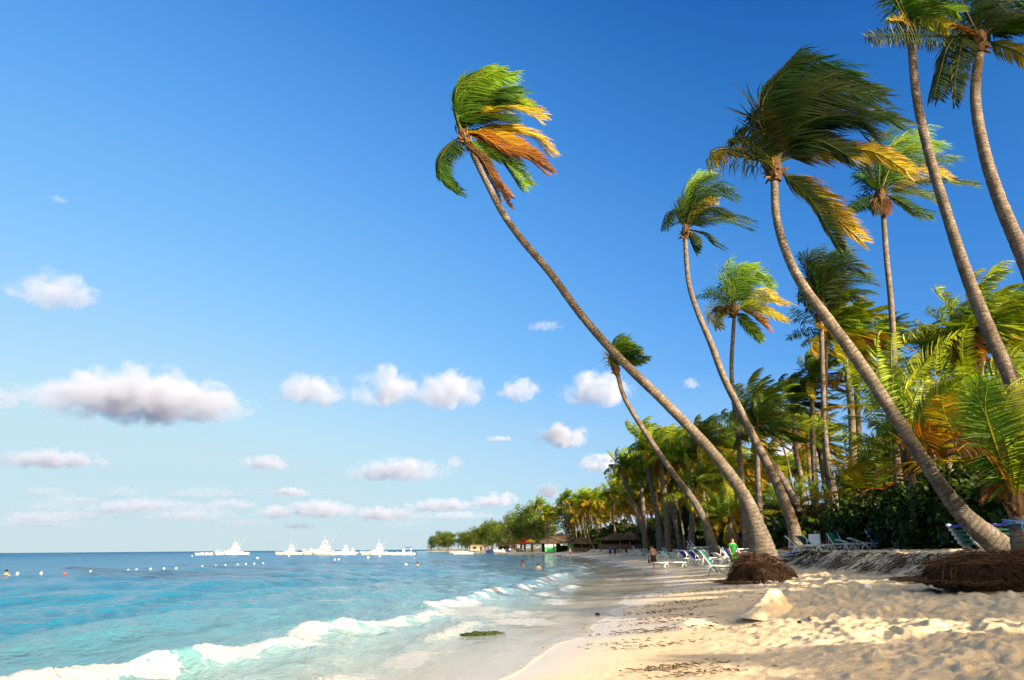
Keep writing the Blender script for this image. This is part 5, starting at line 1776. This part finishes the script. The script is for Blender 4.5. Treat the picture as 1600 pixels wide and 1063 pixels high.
def sport_boat(label, px, py, length_px, tower=True, rz=0.0, outrig=True, sc=1.0, grp='sport fishing boats moored off the beach', flip=1):
    p = hit(px, py)
    L = length_px * mpp(p.y, px, py)
    th = thing('motor_yacht', label, 'boat', (p.x, p.y, .02), rz, grp)
    W = L * .27; fb = L * .085
    hull_mesh(L, W, fb).build('hull', M_HULL, th)
    s = L / 16
    c = MB()
    # raked cabin sides drawn as one loft: long foredeck slope, tall house, cockpit aft
    prof = [(-4.6, 1.5, .5, 1.55), (-2.2, 1.7, .9, 2.35), (.2, 1.75, 1.3, 3.45), (3.0, 1.7, 1.3, 3.6), (3.3, 1.65, 1.3, 3.5)]
    vs = []; fs = []
    for x, w, wt, z in prof:
        vs += [(x * s, -w * s, 1.2 * s), (x * s, -wt * s, z * s), (x * s, wt * s, z * s), (x * s, w * s, 1.2 * s)]
    for i in range(len(prof) - 1):
        for k in range(3): fs.append((i * 4 + k, i * 4 + 4 + k, i * 4 + 5 + k, i * 4 + 1 + k))
    fs += [(0, 1, 2, 3), tuple(len(prof) * 4 - 1 - k for k in range(4))]
    c.add(vs, fs); c.box((1.7 * s, 0, 3.75 * s), (3.8 * s, 3.0 * s, .35 * s)); c.build('cabin', M_HULL, th)
    for sg in (-1, 1):
        w_ = MB()
        w_.box((.9 * s, sg * 1.56 * s, 2.55 * s), (1.1 * s, .06 * s, .42 * s), Matrix.Rotation(sg * .19, 3, 'X'))
        w_.build('window', M_GLASS, th)
        w_ = MB()
        w_.box((2.3 * s, sg * 1.56 * s, 2.55 * s), (1.0 * s, .06 * s, .42 * s), Matrix.Rotation(sg * .19, 3, 'X'))
        w_.build('window', M_GLASS, th)
    cp = MB(); cp.box((4.2 * s, 0, 2.0 * s), (1.5 * s, 2.6 * s, .12 * s)); cp.box((5.2 * s, 0, 1.35 * s), (.5 * s, .9 * s, .9 * s)); cp.build('cockpit', M_HULL, th)
    f = MB()
    f.box((1.2 * s, 0, 4.3 * s), (1.5 * s, 2.0 * s, .8 * s), None, None, 0, .8)
    f.build('flybridge', M_HULL, th)
    if tower:
        t = MB()
        for x in (.3, 2.4):
            for sg in (-1, 1): t.tube([(x * s, sg * 1.1 * s, 3.9 * s), (x * s + .12 * s * (1 if x < 1 else -1) * 2, sg * .75 * s, 6.0 * s)], .055 * s, 6)
        t.box((1.35 * s, 0, 6.05 * s), (2.3 * s, 1.9 * s, .14 * s)); t.tube([(.6 * s, -.7 * s, 6.6 * s), (.6 * s, .7 * s, 6.6 * s)], .04 * s, 5)
        for sg in (-1, 1): t.tube([(.6 * s, sg * .7 * s, 6.05 * s), (.6 * s, sg * .7 * s, 6.6 * s)], .04 * s, 5)
        t.box((1.5 * s, 0, 6.45 * s), (.6 * s, .7 * s, .6 * s))
        t.build('tower', M_HULL, th)
    if outrig:
        for x1, y1, z1, sg in ((5.5, 2.3, 10.2, 1), (4.2, -2.6, 9.6, -1)):
            o_ = MB(); o_.tube([(1.8 * s, sg * 1.6 * s, 2.9 * s), (x1 * s, y1 * s * 1.2, z1 * s)], [.045 * s, .02 * s], 5); o_.build('outrigger', M_STEEL, th)
        a_ = MB(); a_.tube([(.9 * s, .3 * s, 5.0 * s), (.9 * s, .3 * s, 9.8 * s)], [.05 * s, .02 * s], 5); a_.build('antenna', M_STEEL, th)
    r_ = MB()
    pts = [(-L / 2 * .96 + L * .38 * k / 7, W / 2 * min(1, (k / 7 * .9 + .08)) ** .62 * .92, fb * (1.55 - .35 * k / 7)) for k in range(8)]
    for sg in (-1, 1):
        q = [(x, sg * y, z + .7 * s) for x, y, z in pts]
        r_.tube(q, .02 * s, 4)
        for (x, y, z) in pts[::2]: r_.tube([(x, sg * y, z - .1 * s), (x, sg * y, z + .7 * s)], .025 * s, 4)
    r_.build('rail', M_STEEL, th)
    th.scale = (flip, 1, .86)
    return th


B1 = sport_boat('large white sport fishing boat furthest left, tall tower and long low foredeck', 362, 867.5, 50, rz=math.radians(6))
sport_boat('small white motor boat alone between the big boat and the cluster', 451, 867, 40, outrig=True, rz=math.radians(4))
sport_boat('biggest white boat of the middle cluster with a tall antenna', 502, 867, 58, rz=math.radians(-3))
sport_boat('white boat at the right end of the middle cluster', 536, 867.5, 40, rz=math.radians(8), outrig=False)
sport_boat('white boat behind the middle cluster, only its house showing', 484, 866, 24, rz=math.radians(5), outrig=False)
sport_boat('distant small white boat just right of the middle cluster', 549, 864.8, 22, rz=math.radians(3), outrig=False)
sport_boat('white sport fishing boat with long slanting outriggers left of the open launch', 588, 867, 48, rz=math.radians(5))


def open_boat(label, px, py, length_px, rz, grp, canopy=None, col=None, ground_z=None, name='open_boat', motor=True):
    p = hit(px, py)
    L = length_px * mpp(p.y, px, py)
    z = 0.02 if ground_z is None else gz(p.x, p.y) + ground_z
    th = thing(name, label, 'boat', (p.x, p.y, z), rz, grp)
    hb = hull_mesh(L, L * .24, L * .075, .5)
    hb.build('hull', col or M_HULL, th)
    s = L / 8
    i_ = MB(); i_.box((-.2 * s, 0, .62 * s), (4.6 * s, 1.25 * s, .05 * s)); i_.build('deck', M_WHITE, th)
    for x in (-1.6, .2, 1.9):
        b = MB(); b.box((x * s, 0, .82 * s), (.5 * s, 1.5 * s, .16 * s)); b.build('bench', M_WHITE, th)
    if motor:
        m = MB(); m.box((4.05 * s, 0, .95 * s), (.42 * s, .4 * s, .6 * s), Matrix.Rotation(.3, 3, 'Y'), (.02, .02, .025)); m.box((4.25 * s, 0, .3 * s), (.16 * s, .14 * s, .9 * s), Matrix.Rotation(.3, 3, 'Y'), (.02, .02, .025)); m.build('outboard_motor', M_PAINT, th)
    if canopy:
        k = MB()
        for x in (.6, 2.6):
            for sg in (-1, 1): k.tube([(x * s, sg * .8 * s, .6 * s), (x * s, sg * .8 * s, 2.2 * s)], .04 * s, 5)
        k.build('canopy_post', M_STEEL, th)
        k = MB(); k.box((1.6 * s, 0, 2.28 * s), (2.5 * s, 2.0 * s, .22 * s), None, None, 0, .8); k.build('canopy', canopy, th)
        k = MB(); k.box((.3 * s, 0, 1.2 * s), (.6 * s, .8 * s, 1.1 * s)); k.build('console', M_HULL, th)
    return th


open_boat('white open launch with a blue sun canopy moored right of the boats', 629, 867.5, 40, 0.05, None, canopy=M_BLUEF)
open_boat('long low white skiff moored in front of the large left boat', 322, 867.8, 34, 0.03, None)
G4 = 'white skiffs at the water edge of the bay'
open_boat('white skiff at the water edge with a dark tilted motor', 724, 866.2, 32, .05, G4)
open_boat('white skiff behind the one with the tilted motor', 716, 864.2, 28, .1, G4, motor=False)
open_boat('low grey-white skiff furthest right at the water edge', 812, 866.5, 34, .04, G4, motor=False)
open_boat('flat pale skiff between the jet skis and the water', 786, 865.8, 28, -.05, G4, motor=False)

# jet skis and small craft hauled out in a row on the sand
def jet_ski(label, px, py, rz, c1, c2):
    p = put(px, py)
    th = thing('jet_ski', label, 'jet ski', p, rz, 'jet skis hauled out on the sand', 1.45)
    hb = hull_mesh(3.1, 1.1, .42, .5)
    for i in range(len(hb.v)): hb.v[i] = (hb.v[i][0], hb.v[i][1], hb.v[i][2] + .2)
    hb.c = [c1] * len(hb.v); hb.build('hull', M_PAINT, th)
    s_ = MB(); s_.box((.55, 0, .85), (1.3, .45, .3), None, c2, 0, .7); s_.build('seat', M_PAINT, th)
    c = MB(); c.box((-.35, 0, .95), (.5, .4, .4), Matrix.Rotation(-.4, 3, 'Y'), c1, 0, .6); c.build('console', M_PAINT, th)
    h = MB(); h.tube([(-.2, -.4, 1.2), (-.3, 0, 1.18), (-.2, .4, 1.2)], .035, 6, (.02, .02, .02)); h.build('handlebar', M_PAINT, th)


for i, (px, c1, c2, lab) in enumerate([(766, (.02, .05, .25), (.02, .02, .03), 'dark blue jet ski, leftmost of the row and nearest the water'), (778, (.7, .7, .7), (.03, .06, .3), 'white jet ski with a blue seat beside the dark blue one'), (787, (.75, .75, .75), (.02, .02, .02), 'white jet ski with a black seat in the middle of the row'),
                                       (795, (.03, .08, .35), (.7, .7, .7), 'blue jet ski with a pale seat right of the middle'), (803, (.7, .7, .72), (.02, .02, .02), 'white jet ski at the right end of the row'), (811, (.12, .13, .15), (.5, .5, .5), 'grey jet ski under the red canopy')]):
    jet_ski(lab, px, 864.2 - (0 if i == 0 else .8), .5 + .1 * i, c1, c2)

# ------------------------------------------------------------------ floats
flo = MB(); flo.blob((0, 0, .04), (.12, .12, .12), (.5, .48, .45), seg=12, ring=8); flo_me = flo.mesh('float', M_PAINT, True)
flr = MB(); flr.blob((0, 0, .04), (.12, .12, .12), (.4, .05, .03), seg=12, ring=8); flr_me = flr.mesh('float', M_PAINT, True)
for px, py in [(27, 897), (64, 896.5), (141, 894), (200, 892), (213, 891.5), (235, 890), (256, 889.5), (275, 889), (316, 885.7), (337, 884.8), (352, 884.4), (371, 883.2), (384, 882), (397, 881.5), (411, 880.6), (478, 878.8), (486, 878.5)]:
    p = hit(px, py); o = link('swim_float', flo_me); o.location = (p.x, p.y, 0)
    tag(o, 'small white ball of the float line that marks off the swimming water', 'float', 'white balls of the swimming float line')
p = hit(101, 897.5); o = link('swim_float', flr_me); o.location = (p.x, p.y, 0); tag(o, 'single red ball among the white floats of the swimming line', 'float')
for px, py, s, lab in [(300, 869.5, 2.4, 'white mooring buoy left of the large boat'), (402, 873.2, 2.2, 'white mooring buoy right of the large boat'), (451, 869.6, 1.8, 'white mooring buoy under the small motor boat'), (575, 872.2, 2.4, 'large pale mooring buoy left of the open launch'),
                       (593, 869.6, 1.8, 'small mooring buoy under the boat with outriggers'), (523, 875.2, 1.5, 'left of two small buoys before the cluster'), (529, 875, 1.5, 'right of two small buoys before the cluster'), (634, 884, 1.6, 'reddish-white buoy nearest the swimmers'), (647, 873.5, 1.2, 'small buoy right of the launch'), (105, 865.6, 3.0, 'far white buoy on the horizon at left')]:
    p = hit(px, py); o = link('mooring_buoy', flo_me); o.location = (p.x, p.y, 0); o.scale = (s, s, s); tag(o, lab, 'buoy')

# ------------------------------------------------------------------ huts, canopies, thatched parasols
def thatch_cone(mb, r, z0, z1, rnd, n=220, c=(.13, .09, .055)):
    seg = 22
    vs = []; fs = []
    prof = [(r, z0), (r * .97, z0 + .08), (r * .62, z0 + (z1 - z0) * .38), (r * .3, z0 + (z1 - z0) * .70), (.05, z1)]
    for q, z in prof:
        for k in range(seg):
            a = 2 * math.pi * k / seg; w = q * (1 + .05 * math.sin(5 * a + z * 3))
            vs.append((w * math.cos(a), w * math.sin(a), z))
    for i in range(len(prof) - 1):
        for k in range(seg):
            k2 = (k + 1) % seg; fs.append((i * seg + k, i * seg + k2, (i + 1) * seg + k2, (i + 1) * seg + k))
    mb.add(vs, fs, jit(c, .8))
    for i in range(n):
        a = rnd.uniform(0, 6.28); f = rnd.random() ** .6
        q = r * f; z = z0 + (z1 - z0) * (1 - f) ** .85
        d = Vector((math.cos(a), math.sin(a), -.75)); p = Vector((math.cos(a) * q, math.sin(a) * q, z + .03)); W = Vector((-math.sin(a), math.cos(a), 0)) * rnd.uniform(.03, .08)
        e = p + d * rnd.uniform(.25, .6)
        mb.add([p - W, p + W, e + W * .4, e - W * .4], [(0, 1, 2, 3)], jit(c, rnd.uniform(.5, 1.7)))


def parasol_parts(seed, r):
    rnd = random.Random(seed)
    a = MB(); thatch_cone(a, r, 2.05, 3.25, rnd)
    b = MB(); b.tube([(0, 0, -.2), (.03, 0, 1.2), (0, 0, 3.0)], [.09, .08, .06], 7, (.16, .11, .07))
    return a.mesh('thatch', M_THATCH), b.mesh('post', M_WOOD)


PAR = [parasol_parts(700 + i, r) for i, r in enumerate((1.7, 1.5))]
for px, D, s, k, lab in [(1105, 105, 1.3, 0, 'wide thatched parasol behind the thin leaning palm'), (1262, 72, 1.1, 0, 'sunlit brown thatched parasol right of the S-curved stem'), (1080, 112, 1.0, 1, 'small thatched parasol left of the wide one'),
                         (1312, 78, 1.0, 1, 'dim thatched parasol under the bushes right of the twin stems'), (985, 140, 1.1, 0, 'thatched parasol behind the far white loungers'), (965, 150, 1.1, 1, 'thatched parasol by the walking pair'), (1020, 130, 1.0, 1, 'thatched parasol behind the walker')]:
    c = at(px, 860, D)
    th = thing('thatched_parasol', lab, 'parasol', (c.x, c.y, gz(c.x, c.y)), rf.uniform(0, 6), 'thatched parasols under the palms', s)
    link('thatch', PAR[k][0], th); link('post', PAR[k][1], th)


def hut(label, px, py, W, Dp, H, rh, name='beach_hut', fronts=()):
    p = put(px, py)
    rnd = random.Random(px)
    th = thing(name, label, 'hut', p, math.radians(-8), None)
    r = MB()
    e = .7
    vs = [(-W / 2 - e, -Dp / 2 - e, H - .25), (W / 2 + e, -Dp / 2 - e, H - .25), (W / 2 + e, Dp / 2 + e, H - .25), (-W / 2 - e, Dp / 2 + e, H - .25), (-W / 2 * .62, 0, H + rh), (W / 2 * .62, 0, H + rh)]
    r.add(vs, [(0, 1, 5, 4), (2, 3, 4, 5), (1, 2, 5), (3, 0, 4), (3, 2, 1, 0)], (.11, .08, .052))
    for i in range(500):
        f = rnd.random(); x = rnd.uniform(-.5, .5)
        y0 = -Dp / 2 - e; y = y0 * (1 - f); z = H - .25 + (rh + .25) * f
        hw = (W + 2 * e) * (1 - f) + W * .62 * f
        q = Vector((x * hw, y - .02, z + .05)); W_ = Vector((rnd.uniform(.05, .12), 0, 0)); d = Vector((rnd.uniform(-.1, .1), y0, -(rh + .25))).normalized() * rnd.uniform(.4, .9)
        r.add([q - W_, q + W_, q + d + W_ * .5, q + d - W_ * .5], [(0, 1, 2, 3)], jit((.11, .08, .052), rnd.uniform(.5, 1.7)))
    r.build('thatched_roof', M_THATCH, th)
    for x in (-W / 2, -W / 6, W / 6, W / 2):
        q = MB(); q.tube([(x, -Dp / 2, -.3), (x, -Dp / 2, H)], .11, 7, (.15, .10, .06)); q.build('post', M_WOOD, th)
    b = MB(); b.box((0, Dp / 2 - .2, H / 2 - .1), (W, .15, H - .1), None, (.035, .025, .018)); b.build('back_wall', M_WOOD, th)
    for (x, w, z0, z1, col, nm) in fronts:
        q = MB(); q.box((x, -Dp / 2 + .25, (z0 + z1) / 2), (w, .12, z1 - z0), None, col); q.build(nm, M_PAINT, th)
    return th


hut('thatched beach bar with bright green and white counters', 878, 862.6, 13.5, 6, 3.0, 2.5, 'beach_bar',
    [(-3.4, 3.6, .0, 1.5, (.06, .42, .12), 'counter'), (-3.4, 3.6, 1.5, 2.9, (.75, .76, .70), 'sign_board'), (1.2, 3.0, 1.9, 2.7, (.72, .73, .70), 'awning'), (3.6, 2.9, .3, 2.8, (.05, .46, .06), 'shutter'), (5.9, .9, 0, 2.9, (.02, .16, .09), 'side_panel')])
hut('low thatched shelter right of the beach bar', 916, 862.0, 7, 4, 2.4, 1.3, 'beach_hut', [(-1, 6, .0, 1.0, (.05, .035, .025), 'counter')])
hut('thatched shelter among the trees left of the red canopy', 792, 861.5, 9, 5, 2.6, 2.2, 'beach_hut', [(0, 7, .0, .9, (.10, .07, .05), 'counter')])
hut('long dim thatched shelter behind the far loungers', 985, 858.5, 12, 4, 2.1, .9, 'beach_hut', [(0, 13, .0, 1.0, (.045, .03, .02), 'counter')])
hut('dim thatched shelter behind the wide thatched parasol', 1092, 855.5, 7, 5, 2.5, 1.8, 'beach_hut', [(0, 6, .0, 1.0, (.04, .028, .02), 'counter')])

p = put(816, 862.3)
th = thing('tent_canopy', 'peaked red canopy on posts behind the jet skis', 'canopy', p, .1)
k = MB(); vs = [(-4.2, -3, 2.9), (4.2, -3, 2.9), (4.2, 3, 2.9), (-4.2, 3, 2.9), (.8, 0, 5.6)]
k.add(vs, [(0, 1, 4), (1, 2, 4), (2, 3, 4), (3, 0, 4)], (.50, .025, .015)); k.build('cover', M_PAINT, th)
for x in (-4.1, 4.1):
    for y in (-2.9, 2.9):
        q = MB(); q.tube([(x, y, -.3), (x, y, 2.95)], .08, 6, (.3, .3, .3)); q.build('post', M_PAINT, th)
p = put(829, 862.3)
th = thing('parasol', 'yellow parasol right of the red canopy', 'parasol', p, 0, None, 1.8)
k = MB(); k.tube([(0, 0, 2.0), (0, 0, 2.25), (0, 0, 2.55)], [1.3, .8, .03], 10, (.55, .36, .02)); k.build('canopy', M_PAINT, th)
k = MB(); k.tube([(0, 0, -.2), (0, 0, 2.3)], .035, 6, (.6, .6, .6)); k.build('post', M_PAINT, th)
p = put(745, 861.2)
th = thing('kiosk', 'small cream kiosk beneath the point trees', 'kiosk', p, .1)
k = MB(); k.box((0, 0, 1.6), (8, 5, 3.2), None, (.62, .55, .42)); k.build('wall', M_PAINT, th)
k = MB(); k.box((0, 0, 3.4), (9, 6, .4), None, (.42, .35, .25), 0, .9); k.build('roof', M_PAINT, th)
k = MB(); k.box((-1.5, -2.53, 1.9), (2.2, .06, 1.3), None, (.05, .04, .03)); k.build('hatch', M_PAINT, th)
k = MB(); k.box((2.3, -2.53, 1.3), (1.1, .06, 2.4), None, (.08, .06, .04)); k.build('door', M_PAINT, th)

# ------------------------------------------------------------------ small things on the sand
rw = random.Random(31)
weed = MB()


def wrack(px, py, w, n, col):
    p = hit(px, py)
    mb = weed
    for i in range(n):
        x = rw.gauss(0, w * .4); y = rw.gauss(0, w * .12)
        z = gz(p.x + x, p.y + y) + rw.uniform(.02, .06)
        a = rw.uniform(-1.2, 1.2) + (3.14 if rw.random() < .5 else 0); ln = rw.uniform(.03, .13)
        q = Vector((p.x + x, p.y + y, z)); d = Vector((math.cos(a), math.sin(a), 0)) * ln
        mb.tube([q, q + d * .35 + Vector((rw.uniform(-.03, .03), rw.uniform(-.03, .03), rw.uniform(-.004, .006))), q + d * .7 + Vector((rw.uniform(-.03, .03), rw.uniform(-.03, .03), rw.uniform(-.004, .004))), q + d], [.003, .006, .005, .002], 4, jit(col, rw.uniform(.5, 1.6)), cap=False)



for px, py, w, n in [(1040, 968, .9, 120), (1025, 975, .8, 110), (1050, 985, 1.0, 130), (1000, 990, .8, 80), (1020, 1012, .6, 60), (1062, 1046, .5, 120), (1100, 1055, .5, 60), (1045, 955, 1.1, 90), (1085, 940, 1.3, 110), (1020, 950, 1.0, 60), (1100, 925, 1.6, 120), (1060, 930, 1.4, 90), (1000, 930, 1.0, 50), (1075, 912, 1.5, 80), (960, 1008, .6, 40), (1150, 985, .5, 40), (1010, 960, .8, 70)]:
    wrack(px + rw.uniform(-8, 8), py, w * 1.7, int(n * .8), (.085, .056, .034))
o = weed.build('seaweed', M_WEED); o['kind'] = 'stuff'; tag(o, 'thin drifts of dark dry seaweed scattered along the tide line', 'seaweed')
# weed-covered drift log in the wash
p = hit(757, 991)
mb = MB()
for i in range(420):
    t = rw.random(); x = (t - .5) * .95; r = .13 * math.sin(math.pi * min(.96, t * .9 + .06)) ** .6
    a = rw.uniform(0, 3.14)
    q = Vector((x, math.cos(a) * r, math.sin(a) * r * .8)); d = Vector((rw.uniform(-.12, .05), math.cos(a) * .03, rw.uniform(-.03, .02)))
    mb.tube([q, q + d, q + d * 1.8], [.012, .011, .003], 4, jit((.022, .034, .008), rw.uniform(.4, 1.7)), cap=False)
mb.tube([(-.5, 0, .0), (-.2, 0, .02), (.25, .02, .03), (.5, 0, .02)], [.02, .08, .10, .03], 9, (.03, .035, .012))
o = mb.build('drift_log', M_WEED); o.location = (p.x, p.y, gz(p.x, p.y) + .03); o.rotation_euler = (0, 0, .25); tag(o, 'green weed-covered lump of driftwood lying in the wash', 'driftwood')
# scrap of paper, crumbled lump, small dark stones
p = put(1357, 924); mb = MB(); mb.add([(-.09, -.05, .02), (.08, -.06, .01), (.1, .04, .09), (.0, .08, .12), (-.08, .05, .06)], [(0, 1, 2, 3, 4)]); mb.add([(-.09, -.05, .035), (.08, -.06, .025), (.1, .04, .105), (.0, .08, .135), (-.08, .05, .075)], [(4, 3, 2, 1, 0)])
o = mb.build('paper_scrap', M_WHITE); o.location = p + Vector((0, 0, .06)); tag(o, 'crumpled white scrap of paper lying on the sand before the bank', 'litter')
for px, py, r, col, lab in [(1250, 977, .04, (.03, .02, .015), 'small black lump on the sand right of the sand castle'), (1268, 971, .06, (.28, .19, .11), 'brown husk on the sand right of the sand castle'), (934, 963, .06, (.03, .02, .02), 'small dark stone on the wet sand'), (1245, 958, .07, (.5, .38, .24), 'crumbled lump of sand at the castle foot')]:
    p = put(px, py); mb = MB(); mb.blob((0, 0, 0), (r, r * .8, r * .6), col, seg=10, ring=7)
    for i, v in enumerate(mb.v): mb.v[i] = tuple(c * (1 + .25 * math.sin(13 * v[0] / r + 7 * v[1] / r + i)) for c in v)
    o = mb.build('husk' if 'husk' in lab else 'lump', M_WEED, None, True); o.location = p + Vector((0, 0, .05)); tag(o, lab, 'husk' if 'husk' in lab else 'stone')
# fallen sticks before the bushes
for i, (px, D, ln, a, lab) in enumerate([(1420, 36, 1.2, 1.9, 'pale upright stick in front of the bushes'), (1436, 35.5, 1.6, 1.2, 'pale slanting stick in front of the bushes'), (1497, 27.5, 1.0, .45, 'bleached stick leaning left of the stacked loungers'), (1410, 37.5, 2.0, .25, 'long sunlit stick lying across the green lounger')]):
    c = at(px, 850, D); mb = MB()
    d = Vector((math.cos(a), .1, math.sin(a))) * ln
    mb.tube([(0, 0, -.05), d * .5 + Vector((.04, 0, .03)), d], [.045, .038, .02], 6, (.34, .25, .15)); o = mb.build('stick', M_WOOD, None, True); o.location = (c.x, c.y, gz(c.x, c.y) + .05); tag(o, lab, 'stick')
# ------------------------------------------------------------------ clouds: far heaps of vapour, each a real volume 3 to 8 km out
def cloud_material():
    m = bpy.data.materials.new("cloud_vapour"); m.use_nodes = True
    nt = m.node_tree
    nt.nodes.remove(nt.nodes["Principled BSDF"])
    tc = nt.nodes.new('ShaderNodeTexCoord')
    oi = nt.nodes.new('ShaderNodeObjectInfo')
    off = nt.nodes.new('ShaderNodeVectorMath'); off.operation = 'MULTIPLY_ADD'
    nt.links.new(oi.outputs['Random'], off.inputs[0]); off.inputs[1].default_value = (91, 57, 33); nt.links.new(tc.outputs['Object'], off.inputs[2])
    n1 = noise_node(nt, 2.7, 8, .62, off.outputs[0], .35)
    # distance from the middle of the heap, flattened below
    g = nt.nodes.new('ShaderNodeVectorMath'); g.operation = 'MULTIPLY_ADD'
    nt.links.new(tc.outputs['Generated'], g.inputs[0]); g.inputs[1].default_value = (2, 2, 2); g.inputs[2].default_value = (-1, -1, -.78)
    sp = nt.nodes.new('ShaderNodeSeparateXYZ'); nt.links.new(g.outputs[0], sp.inputs[0])
    below = math_(nt, 'MINIMUM', sp.outputs['Z'], 0.0)
    g2 = nt.nodes.new('ShaderNodeCombineXYZ'); nt.links.new(sp.outputs['X'], g2.inputs[0]); nt.links.new(sp.outputs['Y'], g2.inputs[1])
    nt.links.new(math_(nt, 'ADD', sp.outputs['Z'], math_(nt, 'MULTIPLY', below, .9)), g2.inputs[2])
    ln = nt.nodes.new('ShaderNodeVectorMath'); ln.operation = 'LENGTH'; nt.links.new(g2.outputs[0], ln.inputs[0])
    r2 = math_(nt, 'POWER', ln.outputs['Value'], 1.6)
    d = math_(nt, 'ADD', math_(nt, 'SUBTRACT', .58, r2), math_(nt, 'MULTIPLY', math_(nt, 'SUBTRACT', n1.outputs['Fac'], .5), 3.6))
    d = math_(nt, 'MINIMUM', math_(nt, 'MAXIMUM', math_(nt, 'MULTIPLY', d, 2.0), 0.0), .9)
    # fade to nothing before the bounds
    edge = ramp(nt, ln.outputs['Value'], [(.80, 1.0), (1.0, 0.0)])
    d = math_(nt, 'MULTIPLY', d, edge.outputs['Color'])
    oc = nt.nodes.new('ShaderNodeSeparateColor'); nt.links.new(oi.outputs['Color'], oc.inputs[0])
    v = nt.nodes.new('ShaderNodeVolumePrincipled')
    v.inputs['Color'].default_value = (.66, .715, .84, 1)
    v.inputs['Anisotropy'].default_value = .25
    nt.links.new(math_(nt, 'MULTIPLY', d, math_(nt, 'MULTIPLY', oc.outputs[0], CLOUD_DENS)), v.inputs['Density'])
    nt.links.new(v.outputs[0], nt.nodes['Material Output'].inputs['Volume'])
    return m


CLOUD_DENS = .046
M_CLOUD = cloud_material()
_cb = bmesh.new(); bmesh.ops.create_icosphere(_cb, subdivisions=4, radius=1.0)
_base = np.array([v.co[:] for v in _cb.verts])
_faces = [[v.index for v in f.verts] for f in _cb.faces]; _cb.free()


def cloud(px, py, w_px, h_px, D, seed, label, thick=1.0):
    k = mpp(D, px, py)
    W, H = w_px * k * 1.32, h_px * k * 1.42
    s = _base * np.array([W / H * .5, min(W / H * .42, 1.2), .5])
    me = bpy.data.meshes.new('cloud')
    me.from_pydata(s.tolist(), [], _faces)
    me.materials.append(M_CLOUD)
    o = link('cloud', me)
    o.scale = (H, H, H); o.location = at(px, py + h_px * .06, D)
    o.color = (thick * 110.0 / H, 0, 0, 1)      # thinner vapour in the bigger heaps, so each is about as opaque as the photograph's
    tag(o, label, 'cloud', None)
    return o


for c in [
    (82, 447, 115, 70, 3000, 1, 'single small white cloud high at the far left', .55),
    (215, 612, 305, 88, 3400, 2, 'largest long white cloud at the left', 1.0),
    (488, 605, 105, 62, 3600, 3, 'round cloud left of the middle row', .55),
    (604, 598, 100, 76, 3600, 4, 'tall bright cloud of the middle row', .9),
    (700, 602, 110, 70, 3600, 5, 'cloud with a blown top right of the tall bright one', .65),
    (811, 604, 66, 46, 3700, 6, 'small bright cloud alone left of the leaning stem', .6),
    (935, 604, 110, 60, 3700, 7, 'cloud behind the thin leaning palm', .7),
    (877, 677, 82, 44, 4200, 8, 'bright small cloud below the one behind the thin palm', .8),
    (940, 721, 70, 32, 4800, 9, 'low cloud left of the grove edge', .6),
    (858, 763, 40, 30, 5200, 10, 'low pale cloud rising over the point palms', .6),
    (78, 714, 155, 34, 4600, 11, 'flat grey-white cloud at the left edge low in the sky', .5),
    (415, 720, 80, 26, 4800, 12, 'small flat cloud low over the moored boats', .4),
    (620, 731, 150, 40, 4800, 13, 'spread ragged cloud low in the middle of the sky', .45),
    (5, 618, 50, 46, 3600, 14, 'cloud cut by the left edge beside the largest one', .5),
    (455, 767, 50, 16, 6000, 15, 'tiny cloud above the middle boats', .5),
    (780, 685, 46, 10, 5200, 16, 'thin streak of cloud right of the ragged one', .25),
    (850, 508, 60, 14, 3600, 17, 'faint wisp high left of the leaning stem', .10),
    (712, 720, 28, 22, 5000, 18, 'wisp of cloud right of the ragged one', .3),
    (190, 790, 120, 22, 7000, 19, 'flat cloud in the low bank at the left', 0.22),
    (60, 806, 130, 20, 7600, 20, 'pale flat cloud in the low bank at the far left', 0.19),
    (300, 802, 130, 24, 7600, 21, 'pale flat cloud of the low bank left of the boats', 0.19),
    (360, 786, 80, 20, 7000, 22, 'flat cloud of the low bank above the boats', 0.22),
    (430, 798, 60, 24, 7000, 23, 'low puff of cloud over the second boat', .45),
    (500, 792, 110, 34, 7000, 24, 'bright low cloud over the middle boats', .5),
    (600, 800, 100, 26, 7000, 25, 'flat low cloud right of the middle boats', .4),
    (690, 787, 110, 24, 7000, 26, 'flat low cloud just left of the point', .45),
    (775, 778, 70, 26, 6600, 27, 'low grey-white cloud behind the point trees', .45),
    (1080, 597, 26, 20, 4200, 28, 'tiny pale cloud between the two big stems', .25),
    (1230, 705, 120, 60, 5200, 29, 'cloud glimpsed through the palms at the right', .5),
    (92, 310, 26, 12, 3000, 30, 'barely visible wisp high at the left', .08),
]:
    cloud(*c[:7], thick=c[7])
# the pale bank low over the horizon: many thin overlapping heaps
_rc = random.Random(44)
for i in range(26):
    cloud(_rc.uniform(-20, 760), _rc.uniform(765, 822), _rc.uniform(50, 170), _rc.uniform(9, 24), _rc.uniform(6500, 8500), 0, 'thin pale heap of the hazy cloud bank low over the horizon', _rc.uniform(.05, .14))['group'] = 'thin clouds of the low bank'
